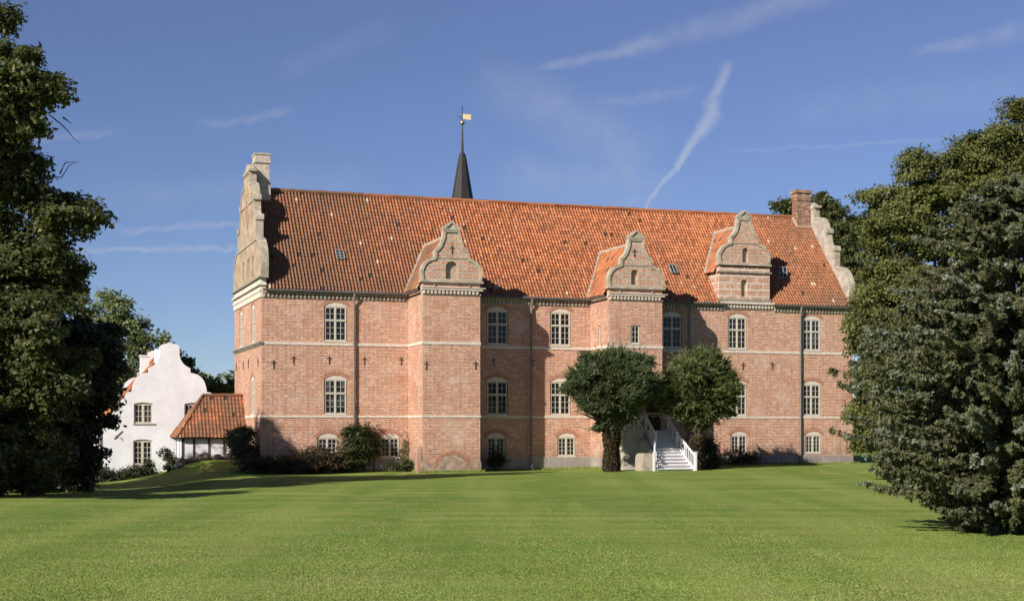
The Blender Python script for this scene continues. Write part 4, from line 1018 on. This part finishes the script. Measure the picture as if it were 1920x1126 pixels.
# ---- conifers
def spruce():
    px_m = 41 / FPX; x0 = 1895; base = at(x0, 1000, 41); bx, by = base.x, 41.0; z0 = float(ground_z(bx, by))
    o = thing('spruce_tree', 'broad blue green spruce with drooping branches on the right of the lawn', 'tree', (bx, by, z0))
    ys = np.array([330, 355, 375, 400, 425, 480, 520, 560, 600, 640, 690, 740, 800, 850, 900, 930, 960, 985, 1000])
    rs = np.array([15, 60, 100, 140, 165, 195, 225, 262, 300, 325, 345, 320, 315, 300, 262, 215, 150, 100, 70])
    hz = (1000 - ys)[::-1] * px_m; hr = rs[::-1] * px_m
    top = hz.max(); t = MB(); t.tube([(0, 0, -.3), (0, 0, .4), (.05, .03, top * .5), (0, 0, top)], [.34, .26, .16, .02], 10); t.build('trunk', M['bark'], o)
    br = MB(); PP, AA, BB, TT = [], [], [], []
    nb = 600
    for i in range(nb):
        h = (rng.random() ** 1.15) * (top - .1) + .1; az = rng.random() * 2 * math.pi
        L = np.interp(h, hz, hr) * rng.uniform(.55, 1.06)
        out = np.array([math.cos(az), math.sin(az), 0]); side = np.array([-math.sin(az), math.cos(az), 0])
        sagv = rng.uniform(.10, .30) * L; rise = rng.uniform(.05, .22) * L
        s = np.linspace(.18, 1, 8); hh = h + sagv * .7
        cz = hh - sagv * np.sin(s * math.pi * .62) + rise * np.clip(s - .6, 0, 1) ** 1.5 * 1.6
        cpt = out[None] * (L * s)[:, None] + np.array([0, 0, 1])[None] * cz[:, None]
        cpt[:, 2] = np.maximum(cpt[:, 2], .08)
        if i % 2 == 0: br.tube([tuple(p) for p in np.vstack([[0, 0, hh], cpt])], list(np.linspace(.045, .008, 9)), 5, cap=False)
        bt = rng.uniform(-.2, .25); blue = rng.random() ** 2.2
        nt = int(18 + 40 * L / 4)
        for k in range(nt):
            f = rng.uniform(.25, 1.0); p = np.array([np.interp(f, s, cpt[:, a]) for a in range(3)])
            sd = rng.choice([-1, 1]); tl = (.17 + .36 * (1 - f)) * rng.uniform(.6, 1.2) * min(1, L / 2.5)
            hang = rng.random() < .58
            tdir = side * sd * rng.uniform(.4, 1) + out * rng.uniform(.3, .9) + np.array([0, 0, rng.uniform(-.35, .25)])
            if hang: tdir = side * sd * rng.uniform(0, .5) + out * rng.uniform(-.1, .3) + np.array([0, 0, -1.3]); tl *= .85
            tdir = tdir / np.linalg.norm(tdir); nn = int(16 + 66 * tl)
            q = rng.random(nn); pos = p[None] + tdir[None] * (tl * q)[:, None] + rng.normal(0, .025, (nn, 3))
            if not hang: pos[:, 2] -= .18 * tl * q * q
            dirs = unit(tdir[None] * .75 + rand_dir(nn) * .85)
            w = unit(np.cross(dirs, rand_dir(nn)))
            ln = rng.uniform(.042, .082, nn)[:, None]
            PP.append(pos); AA.append(dirs * ln); BB.append(w * ln * .34)
            tipf = np.clip((f - .45) * 1.3 + q * .5, 0, 1) * (0.15 if hang else 1) * blue
            TT.append(np.stack([np.clip(rng.random(nn) * .5 + .35 * q + bt, 0, 1), np.clip(tipf * rng.uniform(.4, 1.25, nn), 0, 1), np.zeros(nn)], -1))
    br.build('branches', M['bark'], o)
    cards('crown', np.concatenate(PP), np.concatenate(AA), np.concatenate(BB), np.concatenate(TT), M['spruce'], o)
spruce()

def yew(label, u, v, xc, blobs, mat, n, skirt):
    p = loc(u, v); z = float(ground_z(p.x, p.y)); o = thing('yew_tree', label, 'tree', (p.x, p.y, z), TH, 'clipped yews beside the entrance stairs')
    t = MB(); t.tube([(0, 0, -.2), (0, 0, 1), (.1, 0, 2.6), (0, 0, 4)], [.3, .25, .22, .1], 9)
    for k in range(9):
        a = k / 9 * 6.28; e = Vector((2.4 * math.cos(a), 2.0 * math.sin(a), random.uniform(3.8, 5.6))); t.tube([(0, 0, 2.3), tuple(Vector((0, 0, 2.9)).lerp(e, .45)), tuple(e)], [.13, .08, .02], 6)
    t.build('trunk', M['bark'], o)
    blobs = [(b[0] * 1.04, b[1], b[2], *[q * 1.15 for q in b[3:]]) for b in blobs]
    P, d, own, off = crown_points(enrich(blobs, 6), n, .33, per=40, shell=(.78, 1.04), rough=.14)
    dirs = unit(d * 1.25 + rand_dir(n) * .5 + np.array([0, 0, .3])); w = unit(np.cross(dirs, rand_dir(n))); s = rng.uniform(.06, .14, n)[:, None]
    tint = np.stack([np.clip(.1 + .6 * own + .35 * rng.random(n), 0, 1), (rng.random(n) < .12) * rng.random(n), np.zeros(n)], -1)
    # loose shoots that stick out of the outline
    m = n // 7; k = rng.integers(0, n, m // 9); k = np.repeat(k, 9); step = np.tile(np.arange(9), m // 9)
    P2 = P[k] + dirs[k] * (step * .065)[:, None] + rng.normal(0, .03, (len(k), 3))
    cards('crown', np.vstack([P, P2]), np.vstack([dirs * s, unit(dirs[k] + rand_dir(len(k)) * .5) * .08]), np.vstack([w * s * .3, w[k] * .025]), np.vstack([tint, tint[k]]), M[mat], o)
    ns = skirt[0]; hgt = skirt[2]; q = rng.random(ns); a = rng.random(ns) * 6.283; rad = skirt[1] * (1 + .16 * np.sin(3 * a + 1) + .1 * np.sin(q * 9)) * rng.uniform(.75, 1.06, ns)
    P = np.stack([rad * np.cos(a), rad * np.sin(a) * .8, q * hgt], -1); d = np.stack([np.cos(a), np.sin(a), np.zeros(ns)], -1)
    dirs = unit(d * .6 + rand_dir(ns) + np.array([0, 0, .3])); w = unit(np.cross(dirs, rand_dir(ns))); s = rng.uniform(.05, .11, ns)[:, None]
    tint = np.stack([rng.random(ns), (rng.random(ns) < .15) * rng.random(ns), np.zeros(ns)], -1)
    cards('leafy_trunk_skirt', P, dirs * s, w * s * .45, tint, M['copper_leaf'], o)
    return o
YB = [(0, 0, 5.55, 2.6, 2.3, 2.1), (.1, 0, 6.55, 1.9, 1.7, 1.3), (-1.6, 0, 5.45, 1.4, 1.5, 1.1), (1.6, 0, 5.3, 1.4, 1.5, 1.1), (.2, 0, 3.95, 1.5, 1.35, 1.1), (-.3, 0, 3.1, .8, .8, .6), (0, -.6, 4.9, 2.0, 1.7, 1.3)]
yew('dark green clipped yew with brown trunk skirt left of the stairs', 21.0, -7.2, 1147, YB, 'yew', 125000, (6500, .5, 2.7))
YB2 = [(0, 0, 5.5, 2.4, 2.15, 2.1), (0, 0, 6.5, 1.8, 1.6, 1.25), (1.4, 0, 5.1, 1.35, 1.4, 1.2), (-1.5, 0, 5.1, 1.35, 1.4, 1.2), (.6, 0, 4.0, 1.7, 1.35, .95), (-.3, -.2, 4.0, 1.3, 1.2, .9), (.1, 0, 3.2, .8, .7, .6), (0, -.6, 4.9, 1.9, 1.6, 1.3)]
yew('sunlit lighter green clipped yew right of the stairs', 27.1, -7.0, 1318, YB2, 'yew2', 115000, (5200, .45, 2.2))

def shrub(label, blobs, n, leaf, mat, name='shrub', stems=7, group='shrubs along the castle foot', clump=.45, **kw):
    """blobs: (u, v, height, ru, rv, rz) in castle coordinates"""
    u, v = blobs[0][0], blobs[0][1]; p = loc(u, v); z = float(ground_z(p.x, p.y)); o = thing(name, label, 'shrub', (p.x, p.y, z), TH, group)
    rel = [(b[0] - u, b[1] - v, *b[2:]) for b in blobs]
    s = MB()
    for k in range(stems):
        b = random.choice(rel); e = Vector((b[0] + random.uniform(-.6, .6) * b[3], b[1] + random.uniform(-.5, .5) * b[4], b[2] + b[5] * random.uniform(.2, .9)))
        s.tube([(b[0] * .6, b[1] * .6, -.1), tuple(Vector((b[0] * .8, b[1] * .8, e.z * .5))), tuple(e)], [.035, .025, .008], 5)
    s.build('stems', M['bark'], o)
    f = broad_crown('foliage', rel, n, leaf, M[mat], o, clump=clump, per=22, shell=(.3, 1.05), rough=.35, **kw)
    return o
shrub('tall grey green shrub at the castle corner beside the annex', [(-1.0, 1.5, 1.5, .9, .7, 1.25), (-1.3, 1.6, 2.2, .7, .6, .8), (-.5, 1.0, .9, .8, .6, .8), (-.8, 1.3, 2.5, .5, .5, .4)], 9000, .09, 'silver')
shrub('low dark shrub in the shade below the castle corner', [(.3, -.9, .5, 1.2, .8, .65), (1.3, -1.0, .55, 1.0, .8, .6), (-.6, -.4, .5, .8, .7, .6)], 9000, .09, 'shrub')
shrub('brownish spreading shrub under the first cellar window', [(2.7, -1.2, .75, 1.2, .9, .8), (3.4, -1.1, 1.0, 1.0, .8, .75), (2.0, -1.3, .5, .9, .7, .6), (4.2, -1.2, .6, .8, .7, .6)], 14000, .085, 'copper_leaf')
shrub('big dark shrub climbing around the downpipe', [(5.9, -.8, 1.6, .85, .65, 1.3), (6.3, -.6, 2.4, .8, .5, .8), (5.4, -.9, .9, .9, .7, .8), (6.8, -.5, 1.9, .7, .45, .9), (5.6, -.6, 2.6, .5, .4, .5)], 15000, .085, 'shrub')
shrub('thin straggly climber on the brick right of the downpipe shrub', [(7.2, -.3, 2.1, .45, .25, .8), (7.3, -.3, 1.3, .35, .22, .6)], 900, .08, 'copper_leaf')
shrub('small dark bush at the left foot of the first tower', [(8.9, -.9, .3, .75, .5, .4), (9.2, -1.3, .45, .35, .35, .4)], 2600, .075, 'shrub')
shrub('sparse climber between the second cellar window and the tower', [(9.3, -.25, 1.5, .3, .18, .8), (9.25, -.25, .8, .25, .18, .5)], 420, .07, 'pale')
shrub('small rose bush with bright leaves under the shaded cellar window', [(15.5, -.5, 1.0, .45, .3, .55), (15.8, -.5, .75, .5, .3, .4), (15.4, -.4, .5, .4, .3, .4)], 1500, .07, 'shrub')
shrub('dark rounded bush behind the right yew trunk', [(29.0, -4.6, 1.1, .75, .7, 1.1), (28.6, -4.5, .7, .7, .7, .7), (29.3, -4.6, .5, .6, .6, .5)], 9000, .08, 'holly')
shrub('thin twiggy bush by the cellar window right of the yew', [(33.6, -1.0, .6, .8, .4, .7), (34.4, -.9, .5, .7, .4, .5), (32.7, -1.0, .6, .8, .5, .6)], 2600, .07, 'copper_leaf')
shrub('low dark bush under the white house window', [(-7.0, 8.0, .3, .9, .6, .5), (-6.3, 8.2, .25, .7, .5, .4), (-7.7, 7.9, .2, .8, .6, .4), (-6.3, 8.3, .8, .25, .25, .4)], 7000, .08, 'holly', group='bushes by the white house')
shrub('arching leafy bush between the white house and the annex', [(-5.0, 6.4, .5, .45, .4, .6), (-5.3, 6.2, 1.15, .45, .3, .4), (-4.8, 6.1, .2, .5, .4, .4)], 1500, .09, 'silver', group='bushes by the white house')
shrub('dark shrub at the lower left corner of the white house', [(-9.3, 7.5, .3, .9, .7, .8), (-8.8, 7.8, .1, .8, .7, .5)], 5000, .09, 'holly', group='bushes by the white house')

shrub('bright green bushes filling the gap between the spruce and the castle end', [(39.5, -19, 1.2, 2.2, 1.6, 1.5), (37.0, -22, 1.0, 2.0, 1.5, 1.3), (41.5, -19, 1.5, 2.2, 1.6, 1.8), (44, -20, 1.8, 2.5, 2, 2.2), (47, -20, 2, 2.6, 2, 2.6)], 50000, .11, 'oak', stems=14, group=None, clump=.6)

# bare dead branches that reach out of the tall tree's crown
def dead_branches(o):
    for pts in ([(40, 200), (70, 208), (95, 217), (118, 236), (128, 246), (138, 260), (150, 268)], [(70, 208), (82, 196), (92, 184)], [(118, 220), (135, 232)], [(60, 340), (100, 333), (116, 332), (130, 310), (148, 302)], [(112, 326), (122, 305), (142, 303)]):
        b = MB(); P = [at(x, y, 65.5) - o.location for x, y in pts]; n = len(P)
        b.tube(P, [.045 - .036 * i / (n - 1) for i in range(n)], 5); b.build('dead_branch', M['bark'], o)
dead_branches(big_tree)

# ------------------------------------------------------------------ grass blades
def grass():
    n = 260000
    Y = 22.5 + np.minimum(rng.exponential(9.5, n), 48 * rng.random(n) ** .5); X = (rng.random(n) - .5) * 2 * (Y * .365 + .6); Z = ground_z(X, Y)
    m = 14000; u = rng.uniform(-.3, 43.5, m); v = -.1 - np.abs(rng.normal(0, .12, m))
    for a, b, w in ((9.5, 13.6, -3.6), (22.3, 26.4, -3.5)): v = np.where((u > a) & (u < b), v + w, v)
    k = rng.random(m) < .16; v = np.where(k, rng.uniform(-3.6, 0, m), v); u = np.where(k, rng.choice([9.5, 22.32, 13.56, 26.38], m) + rng.normal(0, .05, m), u)   # along the towers' sides
    X[:m] = P0.x + u * U2.x + v * V2.x; Y[:m] = P0.y + u * U2.y + v * V2.y; Z = ground_z(X, Y)     # uncut grass along the wall's foot
    P = np.stack([X, Y, Z], -1); lean = rng.normal(0, .9, (n, 3)); lean[:, 2] = 1
    h = rng.uniform(.006, .017, n)[:, None] * (1 + .5 * np.sin(X * 1.3 + np.sin(Y * .9))[:, None] * .5)
    h[:m] = rng.uniform(.03, .11, m)[:, None]; lean[:m, :2] *= .4
    A = unit(lean) * h; B = unit(np.cross(A, rand_dir(n))) * rng.uniform(.004, .009, n)[:, None] * (1 + (Y / 40)[:, None])
    band = .5 + .5 * np.sin((X * .963 + Y * .27) * 1.25 + .9 * np.sin(X * .23 + Y * .07))
    patch = .5 + .5 * np.sin(X * .55 + 1.2 * np.sin(Y * .33)) * np.sin(Y * .42 + .8 * np.sin(X * .41))
    tint = np.stack([np.clip(.05 + .42 * rng.random(n) + .5 * band, 0, 1), np.clip((rng.random(n) < (.03 + .55 * patch ** 3)) * rng.uniform(.3, 1, n), 0, 1), np.zeros(n)], -1)
    o = cards('grass', P, A, B, tint, M['blade'], tri=True)
    tag(o, 'short mown grass blades of the near lawn', 'grass', kind='stuff')
grass()
